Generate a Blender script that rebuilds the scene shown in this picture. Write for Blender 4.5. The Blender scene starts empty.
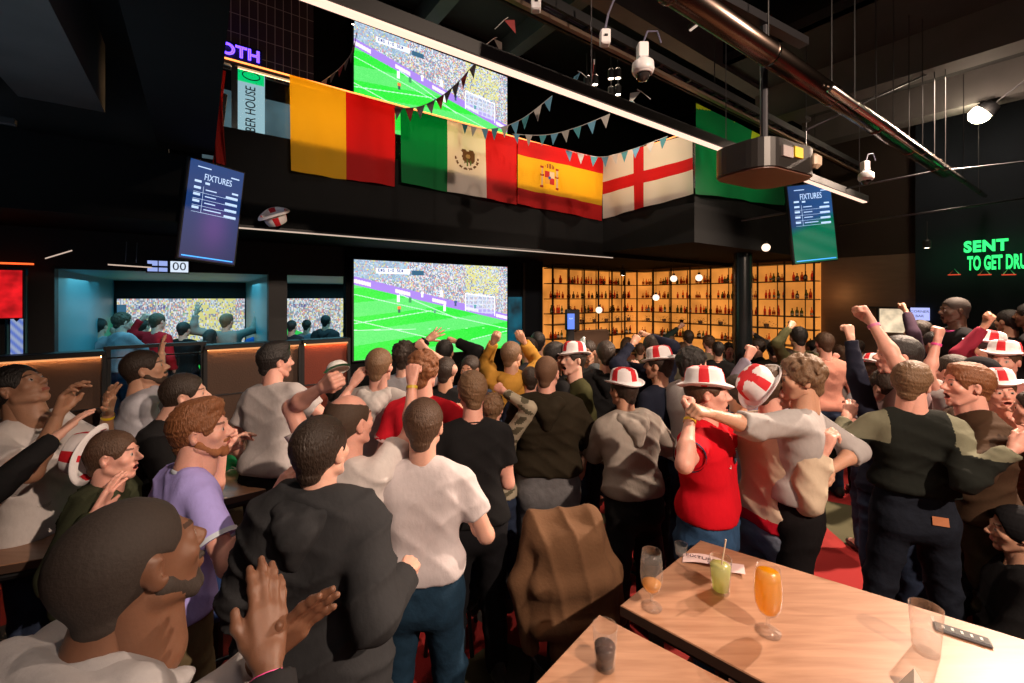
import bpy, math, random
import numpy as np
from mathutils import Vector, Matrix, Euler
random.seed(7); RNG = np.random.RandomState(11)
SC = bpy.context.scene
COL = SC.collection
# ------------------------------------------------------------------ camera, world, exposure
F = 430.0            # focal length in pixels of a 1024 wide frame
EYE = 2.3            # eye height, the photographer stands on something
cam_d = bpy.data.cameras.new('camera'); cam = bpy.data.objects.new('camera', cam_d); COL.objects.link(cam)
cam.location = (0, 0, EYE); cam.rotation_euler = (math.pi/2, 0, 0)
cam_d.sensor_width = 36; cam_d.lens = 36*F/1024; cam_d.shift_y = -44.5/1024
cam_d.clip_start = 0.05; cam_d.clip_end = 60
SC.camera = cam
w = bpy.data.worlds.new('world'); SC.world = w; w.use_nodes = True
w.node_tree.nodes['Background'].inputs[0].default_value = (0.55, 0.6, 0.8, 1)
w.node_tree.nodes['Background'].inputs[1].default_value = 0.02
SC.view_settings.view_transform = 'Standard'; SC.view_settings.look = 'None'
SC.view_settings.gamma = 1; SC.view_settings.use_curve_mapping = False
SC.view_settings.exposure = 0.08
TH = math.atan2(430, 590)        # the hall runs at this angle to the line of sight
CA, SA = math.cos(TH), math.sin(TH)
def st(s, t, z=0.0): return Vector((s*CA - t*SA, s*SA + t*CA, z))
def at(x, y, Y): return Vector(((x-512)*Y/F, Y, EYE-(y-297)*Y/F))
def lamp(name, kind, loc, energy, color, aim=None, **k):
    d = bpy.data.lights.new(name, kind); d.energy = energy; d.color = color
    for a, b in k.items(): setattr(d, a, b)
    o = bpy.data.objects.new(name, d); COL.objects.link(o); o.location = loc
    if aim is not None: o.rotation_euler = (Vector(aim)-Vector(loc)).to_track_quat('-Z', 'Y').to_euler()
    return o
WARM = (1.0, 0.74, 0.56)
# the house spots over the tables
KEYS = [((3.0, -1.2, 4.5), (1.0, 3.6, 1.0), 1250, 0.05, 1.35), ((-2.2, -1.0, 4.4), (-1.8, 3.2, 1.0), 950, 0.06, 1.3),
        ((5.3, 4.25, 4.85), (1.7, 2.0, 0.9), 2300, 0.05, 1.75), ((1.2, 5.2, 3.3+2.4), (0.8, 5.0, 0), 330, 0.08, 1.5),
        ((-0.8, 2.2, 5.9), (-0.9, 3.0, 0), 150, 0.1, 1.5), ((4.2, 3.4, 4.6), (3.6, 4.6, 0.5), 220, 0.06, 1.6)]
for i, (l, a, e, sz, ang) in enumerate(KEYS):
    lamp('house_spot', 'SPOT', l, e, WARM, a, shadow_soft_size=sz, spot_size=ang, spot_blend=0.5)
lamp('camera_side_fill', 'AREA', (0.8, -1.6, 4.3), 42, (1, .80, .74), (0.4, 3.2, .9), shape='RECTANGLE', size=2.5, size_y=1.5)  # added soft fill from behind the camera, no fitting belongs to it
lamp('shelf_end_glow', 'POINT', st(8.3, 2.55, 2.35), 3.5, (1, .45, .15), shadow_soft_size=.1)
lamp('bay_light', 'AREA', st(-0.2, 7.4, 2.5), 30, (0.22, 0.80, 1.0), st(-0.2, 7.4, 0), shape='RECTANGLE', size=1.6, size_y=2.6)
lamp('bay_light', 'AREA', st(2.4, 7.4, 2.5), 30, (0.22, 0.80, 1.0), st(2.4, 7.4, 0), shape='RECTANGLE', size=2.2, size_y=2.6)
lamp('bay_light', 'AREA', st(-2.2, 7.4, 2.5), 7, (0.1, 0.75, 1.0), st(-2.2, 7.4, 0), shape='RECTANGLE', size=1.4, size_y=2.6)

lamp('left_ceiling_fill', 'AREA', (-2.6, 1.2, 2.9), 9.0, (.55, .8, 1.0), (-2.6, 1.6, 5), shape='RECTANGLE', size=2.5, size_y=2.5)  # added unseen uplight, keeps the left ceiling beams visible
# ------------------------------------------------------------------ materials
MATS = {}
def nt(name):
    m = bpy.data.materials.new(name); m.use_nodes = True
    return m, m.node_tree, m.node_tree.nodes, m.node_tree.links, m.node_tree.nodes['Principled BSDF']
def mat(name, color, rough=0.6, metal=0.0, bump=0.0, scale=40, var=0.0, trans=0.0, alpha=None, coat=0.0, sheen=0.0, spec=None, ior=None, stretch=None, sss=0.0):
    if name in MATS: return MATS[name]
    m, t, N, L, b = nt(name)
    b.inputs['Base Color'].default_value = (*color, 1); b.inputs['Roughness'].default_value = rough; b.inputs['Metallic'].default_value = metal
    if trans: b.inputs['Transmission Weight'].default_value = trans
    if ior: b.inputs['IOR'].default_value = ior
    if coat: b.inputs['Coat Weight'].default_value = coat
    if sheen: b.inputs['Sheen Weight'].default_value = sheen
    if spec is not None: b.inputs['Specular IOR Level'].default_value = spec
    if sss: b.inputs['Subsurface Weight'].default_value = sss; b.inputs['Subsurface Radius'].default_value = (0.02, 0.008, 0.004); b.inputs['Subsurface Scale'].default_value = 0.3
    if bump or var:
        tc = N.new('ShaderNodeTexCoord'); src = tc.outputs['Object']
        if stretch:
            mp = N.new('ShaderNodeMapping'); mp.inputs['Scale'].default_value = stretch; L.new(src, mp.inputs['Vector']); src = mp.outputs['Vector']
        n = N.new('ShaderNodeTexNoise'); n.inputs['Scale'].default_value = scale; n.inputs['Detail'].default_value = 4; L.new(src, n.inputs['Vector'])
        if var:
            mx = N.new('ShaderNodeMix'); mx.data_type = 'RGBA'
            mx.inputs['A'].default_value = (*[max(0, c*(1-var)) for c in color], 1); mx.inputs['B'].default_value = (*[min(1, c*(1+var)) for c in color], 1)
            L.new(n.outputs['Fac'], mx.inputs['Factor']); L.new(mx.outputs['Result'], b.inputs['Base Color'])
        if bump:
            bp = N.new('ShaderNodeBump'); bp.inputs['Strength'].default_value = bump; bp.inputs['Distance'].default_value = 0.02
            L.new(n.outputs['Fac'], bp.inputs['Height']); L.new(bp.outputs['Normal'], b.inputs['Normal'])
    MATS[name] = m; return m
def emit(name, color, strength, var=0.0, scale=3.0):
    if name in MATS: return MATS[name]
    m, t, N, L, b = nt(name)
    b.inputs['Base Color'].default_value = (0.02, 0.02, 0.02, 1)
    b.inputs['Emission Color'].default_value = (*color, 1); b.inputs['Emission Strength'].default_value = strength
    if var:
        tc = N.new('ShaderNodeTexCoord'); n = N.new('ShaderNodeTexNoise'); n.inputs['Scale'].default_value = scale; L.new(tc.outputs['Object'], n.inputs['Vector'])
        mr = N.new('ShaderNodeMapRange'); mr.inputs['From Min'].default_value = .3; mr.inputs['From Max'].default_value = .7
        mr.inputs['To Min'].default_value = strength*(1-var); mr.inputs['To Max'].default_value = strength*(1+var)
        L.new(n.outputs['Fac'], mr.inputs['Value']); L.new(mr.outputs['Result'], b.inputs['Emission Strength'])
    MATS[name] = m; return m
def attr_emit(name, strength):
    m, t, N, L, b = nt(name); a = N.new('ShaderNodeAttribute'); a.attribute_name = 'Col'
    b.inputs['Base Color'].default_value = (0.01, 0.01, 0.01, 1); b.inputs['Roughness'].default_value = 0.4
    L.new(a.outputs['Color'], b.inputs['Emission Color']); b.inputs['Emission Strength'].default_value = strength
    MATS[name] = m; return m
def attr_cloth(name, transl=0.5):
    m, t, N, L, b = nt(name); a = N.new('ShaderNodeAttribute'); a.attribute_name = 'Col'
    L.new(a.outputs['Color'], b.inputs['Base Color']); b.inputs['Roughness'].default_value = 0.8
    tr = N.new('ShaderNodeBsdfTranslucent'); L.new(a.outputs['Color'], tr.inputs['Color'])
    tp = N.new('ShaderNodeBsdfTransparent'); L.new(a.outputs['Color'], tp.inputs['Color'])
    mx = N.new('ShaderNodeMixShader'); mx.inputs[0].default_value = transl
    m2 = N.new('ShaderNodeMixShader'); m2.inputs[0].default_value = 0.12
    out = N['Material Output']; L.new(b.outputs[0], mx.inputs[1]); L.new(tr.outputs[0], mx.inputs[2])
    L.new(mx.outputs[0], m2.inputs[1]); L.new(tp.outputs[0], m2.inputs[2]); L.new(m2.outputs[0], out.inputs['Surface'])
    MATS[name] = m; return m
BLK = mat('matt_black', (0.007, 0.0075, 0.009), 0.6)
DARK = mat('dark_paint', (0.0040, 0.0045, 0.0050), 0.9, spec=.15, bump=.05, var=.3, scale=6)
CEIL = mat('ceiling_black', (0.012, 0.0125, 0.0125), 0.85, bump=.2, var=.5, scale=5)
BEAM = mat('beam_grey', (0.06, 0.058, 0.056), 0.8, bump=.1, var=.3, scale=4)
STEEL = mat('dark_steel', (0.10, 0.10, 0.11), 0.38, 0.9)
CHROME = mat('shiny_duct', (0.5, 0.47, 0.44), 0.22, 1.0, bump=.15, scale=3)
WHITEP = mat('white_plastic', (0.75, 0.75, 0.78), 0.35)
GLASS = mat('clear_glass', (1, 1, 1), 0.02, trans=1.0, ior=1.45)
def pane_mat():
    m, t, N, L, b = nt('pane_glass'); out = N['Material Output']
    g = N.new('ShaderNodeBsdfGlossy'); g.inputs['Roughness'].default_value = .03; tp = N.new('ShaderNodeBsdfTransparent'); tp.inputs[0].default_value = (.9, .95, .95, 1)
    f = N.new('ShaderNodeFresnel'); f.inputs[0].default_value = 1.35; mx = N.new('ShaderNodeMixShader')
    L.new(f.outputs[0], mx.inputs[0]); L.new(tp.outputs[0], mx.inputs[1]); L.new(g.outputs[0], mx.inputs[2]); L.new(mx.outputs[0], out.inputs['Surface']); return m
PANE = pane_mat()
def thin_glass():
    m, t, N, L, b = nt('thin_glass'); out = N['Material Output']
    g = N.new('ShaderNodeBsdfGlossy'); g.inputs['Roughness'].default_value = .04; tp = N.new('ShaderNodeBsdfTransparent'); tp.inputs[0].default_value = (.985, .98, .975, 1)
    df = N.new('ShaderNodeBsdfDiffuse'); df.inputs[0].default_value = (.8, .78, .75, 1); m0 = N.new('ShaderNodeMixShader'); m0.inputs[0].default_value = .09
    L.new(tp.outputs[0], m0.inputs[1]); L.new(df.outputs[0], m0.inputs[2])
    f = N.new('ShaderNodeLayerWeight'); f.inputs[0].default_value = .18; mx = N.new('ShaderNodeMixShader')
    pw = N.new('ShaderNodeMath'); pw.operation = 'POWER'; pw.inputs[1].default_value = 2.5; ml = N.new('ShaderNodeMath'); ml.operation = 'MULTIPLY_ADD'; ml.inputs[1].default_value = .5; ml.inputs[2].default_value = .05
    f.inputs[0].default_value = .5; L.new(f.outputs['Facing'], pw.inputs[0]); L.new(pw.outputs[0], ml.inputs[0]); L.new(ml.outputs[0], mx.inputs[0]); L.new(m0.outputs[0], mx.inputs[1]); L.new(g.outputs[0], mx.inputs[2]); L.new(mx.outputs[0], out.inputs['Surface']); return m
GLASS = thin_glass()
def liquid(name, color, clear, body=.5):
    if name in MATS: return MATS[name]
    m, t, N, L, b = nt(name); out = N['Material Output']; b.inputs['Base Color'].default_value = (*color, 1); b.inputs['Roughness'].default_value = .08
    tp = N.new('ShaderNodeBsdfTransparent'); tp.inputs[0].default_value = (*clear, 1); tl = N.new('ShaderNodeBsdfTranslucent'); tl.inputs[0].default_value = (*color, 1)
    m0 = N.new('ShaderNodeMixShader'); m0.inputs[0].default_value = .55; L.new(b.outputs[0], m0.inputs[1]); L.new(tl.outputs[0], m0.inputs[2])
    mx = N.new('ShaderNodeMixShader'); mx.inputs[0].default_value = body; L.new(tp.outputs[0], mx.inputs[1]); L.new(m0.outputs[0], mx.inputs[2]); L.new(mx.outputs[0], out.inputs['Surface']); MATS[name] = m; return m
LEDW = emit('led_warm_white', (1.0, 0.66, 0.50), 1.35)
LEDDIM = emit('led_dim', (1.0, 0.75, 0.6), 0.6)
LEDO = emit('led_amber', (1.0, 0.25, 0.06), 3.0)

# ------------------------------------------------------------------ mesh helpers
def mesh_obj(name, verts, faces, mats, mids=None, smooth=False, parent=None):
    me = bpy.data.meshes.new(name)
    V = np.asarray(verts, dtype=np.float32).reshape(-1, 3)
    if isinstance(faces, np.ndarray) and faces.ndim == 2:
        n, k = faces.shape
        me.vertices.add(len(V)); me.vertices.foreach_set('co', V.ravel())
        me.loops.add(n*k); me.loops.foreach_set('vertex_index', faces.ravel().astype(np.int32))
        me.polygons.add(n); me.polygons.foreach_set('loop_start', np.arange(0, n*k, k, dtype=np.int32))
        try: me.polygons.foreach_set('loop_total', np.full(n, k, dtype=np.int32))
        except Exception: pass
        me.update(calc_edges=True)
    else:
        me.from_pydata([tuple(map(float, v)) for v in V], [], faces); me.update()
    if not isinstance(mats, (list, tuple)): mats = [mats]
    for m in mats: me.materials.append(m)
    if mids is not None: me.polygons.foreach_set('material_index', np.asarray(mids, dtype=np.int32))
    if smooth: me.polygons.foreach_set('use_smooth', np.ones(len(me.polygons), dtype=bool))
    me.update()
    o = bpy.data.objects.new(name, me); COL.objects.link(o)
    if parent is not None: o.parent = parent
    return o
class MB:
    def __init__(s): s.v = []; s.f = []; s.m = []
    def add(s, vs, fs, mi=0):
        n = len(s.v); s.v += [tuple(v) for v in vs]; s.f += [tuple(i+n for i in f) for f in fs]; s.m += [mi]*len(fs); return s
    def box(s, c, d, mi=0, R=None, bev=0.0):
        x, y, z = d[0]/2, d[1]/2, d[2]/2
        if bev:
            b = min(bev, x*.9, y*.9, z*.9); vs = []; fs = []
            for (zz, q) in ((-z, b), (-z+b, 0), (z-b, 0), (z, b)):
                X, Y = x-q, y-q; k = b*.6
                vs += [(-X+k, -Y, zz), (X-k, -Y, zz), (X, -Y+k, zz), (X, Y-k, zz), (X-k, Y, zz), (-X+k, Y, zz), (-X, Y-k, zz), (-X, -Y+k, zz)]
            fs.append(tuple(range(7, -1, -1))); fs.append(tuple(range(24, 32)))
            for r in range(3):
                for i in range(8): j = (i+1) % 8; fs.append((r*8+i, r*8+j, r*8+8+j, r*8+8+i))
        else:
            vs = [(-x,-y,-z),(x,-y,-z),(x,y,-z),(-x,y,-z),(-x,-y,z),(x,-y,z),(x,y,z),(-x,y,z)]
            fs = [(3,2,1,0),(4,5,6,7),(0,1,5,4),(1,2,6,5),(2,3,7,6),(3,0,4,7)]
        vs = [Vector(v) for v in vs]
        if R is not None: vs = [R @ v for v in vs]
        return s.add([v+Vector(c) for v in vs], fs, mi)
    def tube(s, pts, r, n=8, mi=0, closed=False, cap=True):
        pts = [Vector(p) for p in pts]; m = len(pts); rs = r if isinstance(r, (list, tuple)) else [r]*m
        vs = []; up = Vector((0, 0, 1))
        prev = None
        for i, p in enumerate(pts):
            a = pts[(i-1) % m] if (closed or i > 0) else p; b = pts[(i+1) % m] if (closed or i < m-1) else p
            d = (b-a); d = d.normalized() if d.length > 1e-9 else Vector((0, 0, 1))
            if prev is None: u = d.cross(up) if abs(d.dot(up)) < .95 else d.cross(Vector((1, 0, 0)))
            else: u = prev - d*prev.dot(d)
            u.normalize(); prev = u; v = d.cross(u)
            for k in range(n): an = 2*math.pi*k/n; vs.append(p+(u*math.cos(an)+v*math.sin(an))*rs[i])
        fs = []
        for i in range(m if closed else m-1):
            j = (i+1) % m
            for k in range(n): l = (k+1) % n; fs.append((i*n+k, j*n+k, j*n+l, i*n+l))
        if cap and not closed: fs.append(tuple(range(n))); fs.append(tuple((m-1)*n+k for k in reversed(range(n))))
        return s.add(vs, fs, mi)
    def lathe(s, prof, n=20, c=(0, 0, 0), mi=0, R=None):
        vs = []; fs = []
        for (r, z) in prof:
            for k in range(n): an = 2*math.pi*k/n; v = Vector((r*math.cos(an), r*math.sin(an), z)); vs.append((R @ v if R is not None else v)+Vector(c))
        for i in range(len(prof)-1):
            for k in range(n): l = (k+1) % n; fs.append((i*n+k, i*n+l, i*n+n+l, i*n+n+k))
        return s.add(vs, fs, mi)
    def build(s, name, mats, parent=None, smooth=False):
        return mesh_obj(name, s.v, s.f, mats, s.m, smooth, parent)
RT = Matrix.Rotation(TH, 3, 'Z')
def hbox(mb, s0, s1, t0, t1, z0, z1, mi=0, bev=0):     # a box given in the hall's own directions
    return mb.box(st((s0+s1)/2, (t0+t1)/2, (z0+z1)/2), (abs(s1-s0), abs(t1-t0), abs(z1-z0)), mi, RT, bev)
def thing(name, label, cat, loc=(0, 0, 0), rot=(0, 0, 0), group=None):
    o = bpy.data.objects.new(name, None); o.empty_display_size = .1; COL.objects.link(o); o.location = loc; o.rotation_euler = rot
    return tag(o, label, cat, group)
def tag(o, label, cat, group=None, kind=None):
    if label: o['label'] = label
    if cat: o['category'] = cat
    if group: o['group'] = group
    if kind: o['kind'] = kind
    return o
def struct(o): o['kind'] = 'structure'; return o
def recenter(o):   # puts a mesh thing's origin at its own base
    me = o.data; n = len(me.vertices); c = np.empty(n*3, np.float32); me.vertices.foreach_get('co', c); c = c.reshape(-1, 3)
    m = np.array([(c[:,0].min()+c[:,0].max())/2, (c[:,1].min()+c[:,1].max())/2, c[:,2].min()], np.float32)
    me.vertices.foreach_set('co', (c-m).ravel()); me.update(); o.location = Vector(m.tolist()); return o
def text_tris(txt, size, depth=0.0, outline=0.0, spacing=1.0):
    cu = bpy.data.curves.new('t', 'FONT'); cu.body = txt; cu.size = size; cu.align_x = 'CENTER'; cu.align_y = 'CENTER'; cu.space_character = spacing
    if outline: cu.fill_mode = 'NONE'; cu.bevel_depth = outline; cu.bevel_resolution = 1; cu.resolution_u = 4
    else: cu.extrude = depth; cu.resolution_u = 3
    o = bpy.data.objects.new('t', cu); COL.objects.link(o); bpy.context.view_layer.update()
    me = bpy.data.meshes.new_from_object(o.evaluated_get(bpy.context.evaluated_depsgraph_get()))
    vs = [v.co.copy() for v in me.vertices]; fs = [tuple(p.vertices) for p in me.polygons]
    bpy.data.objects.remove(o); bpy.data.curves.remove(cu); bpy.data.meshes.remove(me); return vs, fs
def put_text(mb, txt, size, M, mi=0, depth=.002, outline=0.0, sx=1.0, spacing=1.0):
    vs, fs = text_tris(txt, size, depth, outline, spacing)
    mb.add([M @ Vector((v.x*sx, v.y, v.z)) for v in vs], fs, mi)
def frame(o, x, y):  # 4x4 from origin and two axes
    x = Vector(x).normalized(); y = Vector(y); y = (y - x*y.dot(x)).normalized(); z = x.cross(y)
    return Matrix(((x.x, y.x, z.x, o[0]), (x.y, y.y, z.y, o[1]), (x.z, y.z, z.z, o[2]), (0, 0, 0, 1)))
def color_grid(name, fn, nu, nv, pos, material, parent=None, backs=0.0, smooth=True):
    """a sheet of nu x nv cells; fn(u,v)->rgb arrays; pos(u,v)->xyz arrays"""
    U, V = np.meshgrid(np.linspace(0, 1, nu+1), np.linspace(0, 1, nv+1), indexing='ij')
    P = pos(U, V).reshape(-1, 3); idx = np.arange((nu+1)*(nv+1)).reshape(nu+1, nv+1)
    Fc = np.stack([idx[:-1, :-1], idx[1:, :-1], idx[1:, 1:], idx[:-1, 1:]], -1).reshape(-1, 4)
    uc, vc = np.meshgrid((np.arange(nu)+.5)/nu, (np.arange(nv)+.5)/nv, indexing='ij')
    C = fn(uc, vc).reshape(-1, 3)
    o = mesh_obj(name, P, Fc, [material], None, smooth, parent)
    a = o.data.color_attributes.new('Col', 'FLOAT_COLOR', 'CORNER')
    C4 = np.concatenate([C, np.ones((len(C), 1))], 1).astype(np.float32); a.data.foreach_set('color', np.repeat(C4, 4, axis=0).ravel())
    return o
# ------------------------------------------------------------------ the setting
def floor_mat():
    m, t, N, L, b = nt('patterned_carpet'); tc = N.new('ShaderNodeTexCoord')
    v = N.new('ShaderNodeTexVoronoi'); v.inputs['Scale'].default_value = 1.05; v.feature = 'F1'; L.new(tc.outputs['Object'], v.inputs['Vector'])
    sp = N.new('ShaderNodeSeparateColor'); L.new(v.outputs['Color'], sp.inputs[0])
    r = N.new('ShaderNodeValToRGB'); r.color_ramp.interpolation = 'CONSTANT'
    e = r.color_ramp.elements; e[0].position = 0; e[0].color = (0.30, 0.010, 0.010, 1); e[1].position = .62; e[1].color = (0.26, 0.012, 0.010, 1)
    x = e.new(.36); x.color = (0.03, 0.025, 0.025, 1); x = e.new(.85); x.color = (0.07, 0.065, 0.03, 1)
    L.new(sp.outputs[0], r.inputs[0]); n = N.new('ShaderNodeTexNoise'); n.inputs['Scale'].default_value = 180; L.new(tc.outputs['Object'], n.inputs['Vector'])
    mx = N.new('ShaderNodeMix'); mx.data_type = 'RGBA'; mx.blend_type = 'MULTIPLY'; mx.inputs['Factor'].default_value = .6; L.new(r.outputs[0], mx.inputs['A']); L.new(n.outputs['Color'], mx.inputs['B'])
    L.new(r.outputs[0], b.inputs['Base Color']); b.inputs['Roughness'].default_value = .9
    bp = N.new('ShaderNodeBump'); bp.inputs['Strength'].default_value = .3; bp.inputs['Distance'].default_value = .01; L.new(n.outputs['Fac'], bp.inputs['Height']); L.new(bp.outputs['Normal'], b.inputs['Normal'])
    return m
mb = MB(); hbox(mb, -6, 11, -7, 10, -.1, 0); struct(mb.build('floor', floor_mat()))
# ceilings: high over the open well, lower at both sides, and the balcony slab
mb = MB(); hbox(mb, -.3, 11, -7, 10, 6.4, 6.5); struct(mb.build('ceiling', CEIL))
mb = MB(); hbox(mb, -6, -.25, -7, 5.9, 4.1, 4.25); hbox(mb, -6, -.2, 4.5, 4.6, 3.42, 4.1); struct(mb.build('ceiling_left', CEIL))
mb = MB(); hbox(mb, 4.9, 9.2, -7, 2.7, 5.0, 5.1); struct(mb.build('ceiling_right', CEIL))
mb = MB(); hbox(mb, -6, 9.2, 4.264, 10, 2.95, 3.42); hbox(mb, 4.74, 9.2, 2.84, 4.264, 2.95, 3.42); hbox(mb, -6, 9.2, 4.264, 4.5, 2.89, 2.95); hbox(mb, .1, 4.81, 4.30, 4.38, 3.42, 3.72); hbox(mb, 4.78, 4.86, 2.86, 4.3, 3.42, 3.6); hbox(mb, 4.78, 9.2, 2.88, 2.96, 3.42, 3.6)
struct(mb.build('floor_balcony', DARK))
mb = MB(); hbox(mb, -.25, .10, -7, 4.264, 3.45, 6.4); struct(mb.build('wall_well_left', DARK))
mb = MB(); hbox(mb, 4.9, 5.0, -7, 2.7, 5.0, 6.4); struct(mb.build('wall_well_right', DARK))
BR = mat('brown_tile_wall', (0.11, 0.066, 0.042), 0.6, bump=.1, var=.25, scale=3, stretch=(1, 1, 6))
DB = mat('dark_blue_wall', (0.006, 0.009, 0.014), 0.8, spec=.15, bump=.05, var=.3, scale=3)
mb = MB(); hbox(mb, 8.60, 8.75, 1.6, 6.8, 0, 2.95); struct(mb.build('wall_right', BR)); mb = MB(); hbox(mb, 8.6, 8.75, 1.6, 2.84, 2.95, 5.0); struct(mb.build('wall_right_upper', mat('upper_wall_brown', (.018, .012, .009), .8, spec=.2)))
mb = MB(); hbox(mb, 8.43, 8.75, -7, 1.6, 0, 5.0); struct(mb.build('wall_right_far', DB))
mb = MB(); hbox(mb, 5.1, 8.6, 6.75, 6.9, 0, 2.95); hbox(mb, 4.15, 5.1, 6.1, 6.25, 0, 2.95); hbox(mb, 5.05, 5.15, 6.1, 6.9, 0, 2.95); struct(mb.build('wall_back', DB))
mb = MB(); hbox(mb, -6, 11, -7.1, -7, 0, 6.4); struct(mb.build('wall_front', DARK))
mb = MB(); hbox(mb, -6.1, -6, -7, 10, 0, 6.4); struct(mb.build('wall_left', DARK))
# upper storey back wall with a small-tile screen on the left
mb = MB(); hbox(mb, -.25, 9.2, 5.80, 5.9, 3.42, 6.4); struct(mb.build('wall_upper_back', DARK))
mb = MB(); hbox(mb, 8.9, 9.0, -7, 10, 3.42, 6.4); struct(mb.build('wall_upper_right', DARK))
def lattice():
    m, t, N, L, b = nt('tile_lattice'); tc = N.new('ShaderNodeTexCoord'); mp = N.new('ShaderNodeMapping'); mp.inputs['Rotation'].default_value = (0, 0, 0)
    br = N.new('ShaderNodeTexBrick'); br.offset = 0; br.inputs['Scale'].default_value = 1; br.inputs['Brick Width'].default_value = .085; br.inputs['Row Height'].default_value = .21; br.inputs['Mortar Size'].default_value = .004
    br.inputs['Color1'].default_value = (.075, .05, .07, 1); br.inputs['Color2'].default_value = (.05, .04, .06, 1); br.inputs['Mortar'].default_value = (.6, .5, .5, 1)
    L.new(tc.outputs['UV'], br.inputs['Vector']); L.new(br.outputs['Color'], b.inputs['Base Color']); b.inputs['Roughness'].default_value = .35; return m
def uvquad(name, p00, ux, uy, wu, hv, m):
    p = Vector(p00); ux = Vector(ux); uy = Vector(uy)
    n = ux.cross(uy).normalized()*.02
    vs = [p, p+ux*wu, p+ux*wu+uy*hv, p+uy*hv]; vs += [v-n for v in vs]
    o = mesh_obj(name, vs, [(0,1,2,3),(7,6,5,4),(0,4,5,1),(1,5,6,2),(2,6,7,3),(3,7,4,0)], [m]); uv = o.data.uv_layers.new(name='UVMap')
    q = [(0,0),(wu,0),(wu,hv),(0,hv)]
    for i in range(4): uv.data[i].uv = q[i]
    return o
A3 = st(1, 0); B3 = st(0, 1); Z3 = Vector((0, 0, 1))
o = uvquad('tile_screen', st(.2, 5.6, 4.78), A3, Z3, .92, 1.6, lattice()); recenter(o); tag(o, 'purple-brown small-tile screen above the balcony, behind the blue neon word', 'wall panel')
# platform behind the partition and bays
PLAT = mat('platform_dark', (0.03, 0.032, 0.036), .5)
mb = MB(); hbox(mb, -5, 4.15, 5.9, 9.7, 0, .35); struct(mb.build('floor_platform', PLAT))
TEAL = mat('teal_grey_panel', (0.07, 0.27, 0.33), .45, bump=.03, var=.12, scale=2, stretch=(1, 1, 4))
mb = MB(); hbox(mb, -1.25, -1.12, 5.95, 9.6, .35, 2.57); struct(mb.build('wall_bay_left', TEAL))
mb = MB(); hbox(mb, .72, .83, 6.0, 9.6, .35, 2.57); struct(mb.build('wall_bay_middle', TEAL))
mb = MB(); hbox(mb, -5, 4.15, 9.55, 9.7, .35, 2.95); struct(mb.build('wall_bay_back', BLK))
mb = MB(); hbox(mb, -5, 4.15, 5.95, 9.6, 2.57, 2.64); struct(mb.build('ceiling_bay', TEAL))
mb = MB(); hbox(mb, -5, 4.15, 5.85, 5.95, 2.57, 2.95); struct(mb.build('trim_1', BLK))
mb = MB(); hbox(mb, -1.27, -1.1, 5.83, 5.97, .35, 2.6); hbox(mb, .67, .87, 5.83, 5.97, .35, 2.6); struct(mb.build('trim_2', BLK))
mb = MB(); hbox(mb, 1.55, 4.15, 5.80, 5.93, 0, 2.95); hbox(mb, 4.05, 4.15, 5.8, 6.2, 0, 2.95); struct(mb.build('wall_screen', DARK))
mb = MB(); hbox(mb, -1.75, -1.6, 5.85, 5.98, .35, 2.57); hbox(mb, -1.45, -1.42, 5.86, 5.9, .35, 2.57); struct(mb.build('trim_3', BLK))
for s0 in (-1.59, -1.41):
    mb = MB(); hbox(mb, s0, s0+.15, 5.87, 5.9, .4, 2.5); o = mb.build('window_1' if s0 < -1.5 else 'window_2', TEAL); struct(o)
# tapered light coffers in the bay ceiling
# partition: three glowing booth backs
def booth(s0, s1, facecol, label, strength):
    root = thing('booth_partition', label, 'partition', st((s0+s1)/2, 5.74, 0), (0, 0, TH)); w_ = s1-s0
    m = MB(); m.box((0, .06, .88), (w_, .12, 1.70), 0, None, .01); m.build('panel', mat('panel_'+facecol[0], facecol[1], .6, bump=.15, scale=60, var=.15), root)
    m = MB(); m.box((0, .02, 1.755), (w_+.02, .20, .05), 0, None, .008); m2 = MB(); m2.box((0, -.074, 1.722), (w_-.04, .010, .016)); m2.build('glowing_lip', emit('lip_amber', (1.0, .42, .16), .85), root); m.build('cap', BLK, root)
    m = MB(); m.box((0, -.022, 1.722), (w_-.04, .008, .010), 0); m.build('light_strip', emit('booth_led_%d' % int(strength), (1, .45, .16), strength), root)
    m = MB(); m.box((0, -.008, 1.22), (w_-.02, .02, .012)); m.build('rail', STEEL, root)
    m = MB(); m.box((-w_/2, .03, .87), (.035, .16, 1.74)); m.box((w_/2, .03, .87), (.035, .16, 1.74)); m.build('frame', BLK, root)
BRN = ('brown', (0.06, 0.03, 0.017)); ORG = ('orange', (0.17, 0.025, 0.009))
booth(-3.0, -.74, BRN, 'brown booth partition with glowing top edge at the far left', 70)
booth(.06, .99, BRN, 'brown booth partition with glowing top edge, between railing and orange partition', 70)
booth(1.02, 1.56, ORG, 'orange booth partition beside the big lower screen', 70)
root = thing('railing', 'black metal railing across the gap between the two brown booth partitions', 'railing', st(-.34, 5.76, 0), (0, 0, TH))
m = MB(); m.box((0, 0, 1.80), (.82, .05, .035)); m.build('top_rail', BLK, root); m = MB(); m.box((0, .0, .45), (.82, .03, .03)); m.build('bottom_rail', BLK, root)
m = MB(); m.tube([(-.41, -.02, 1.70), (.41, -.02, 1.70)], .008, 6); m.build('cable', CHROME, root)
for x in (-.38, 0.02, .38): m = MB(); m.box((x, 0, 1.0), (.04, .04, 1.6)); m.build('post', BLK, root)
m = MB(); m.box((0, .02, 1.1), (.78, .008, 1.15)); m.build('glass', PANE, root)
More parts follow.
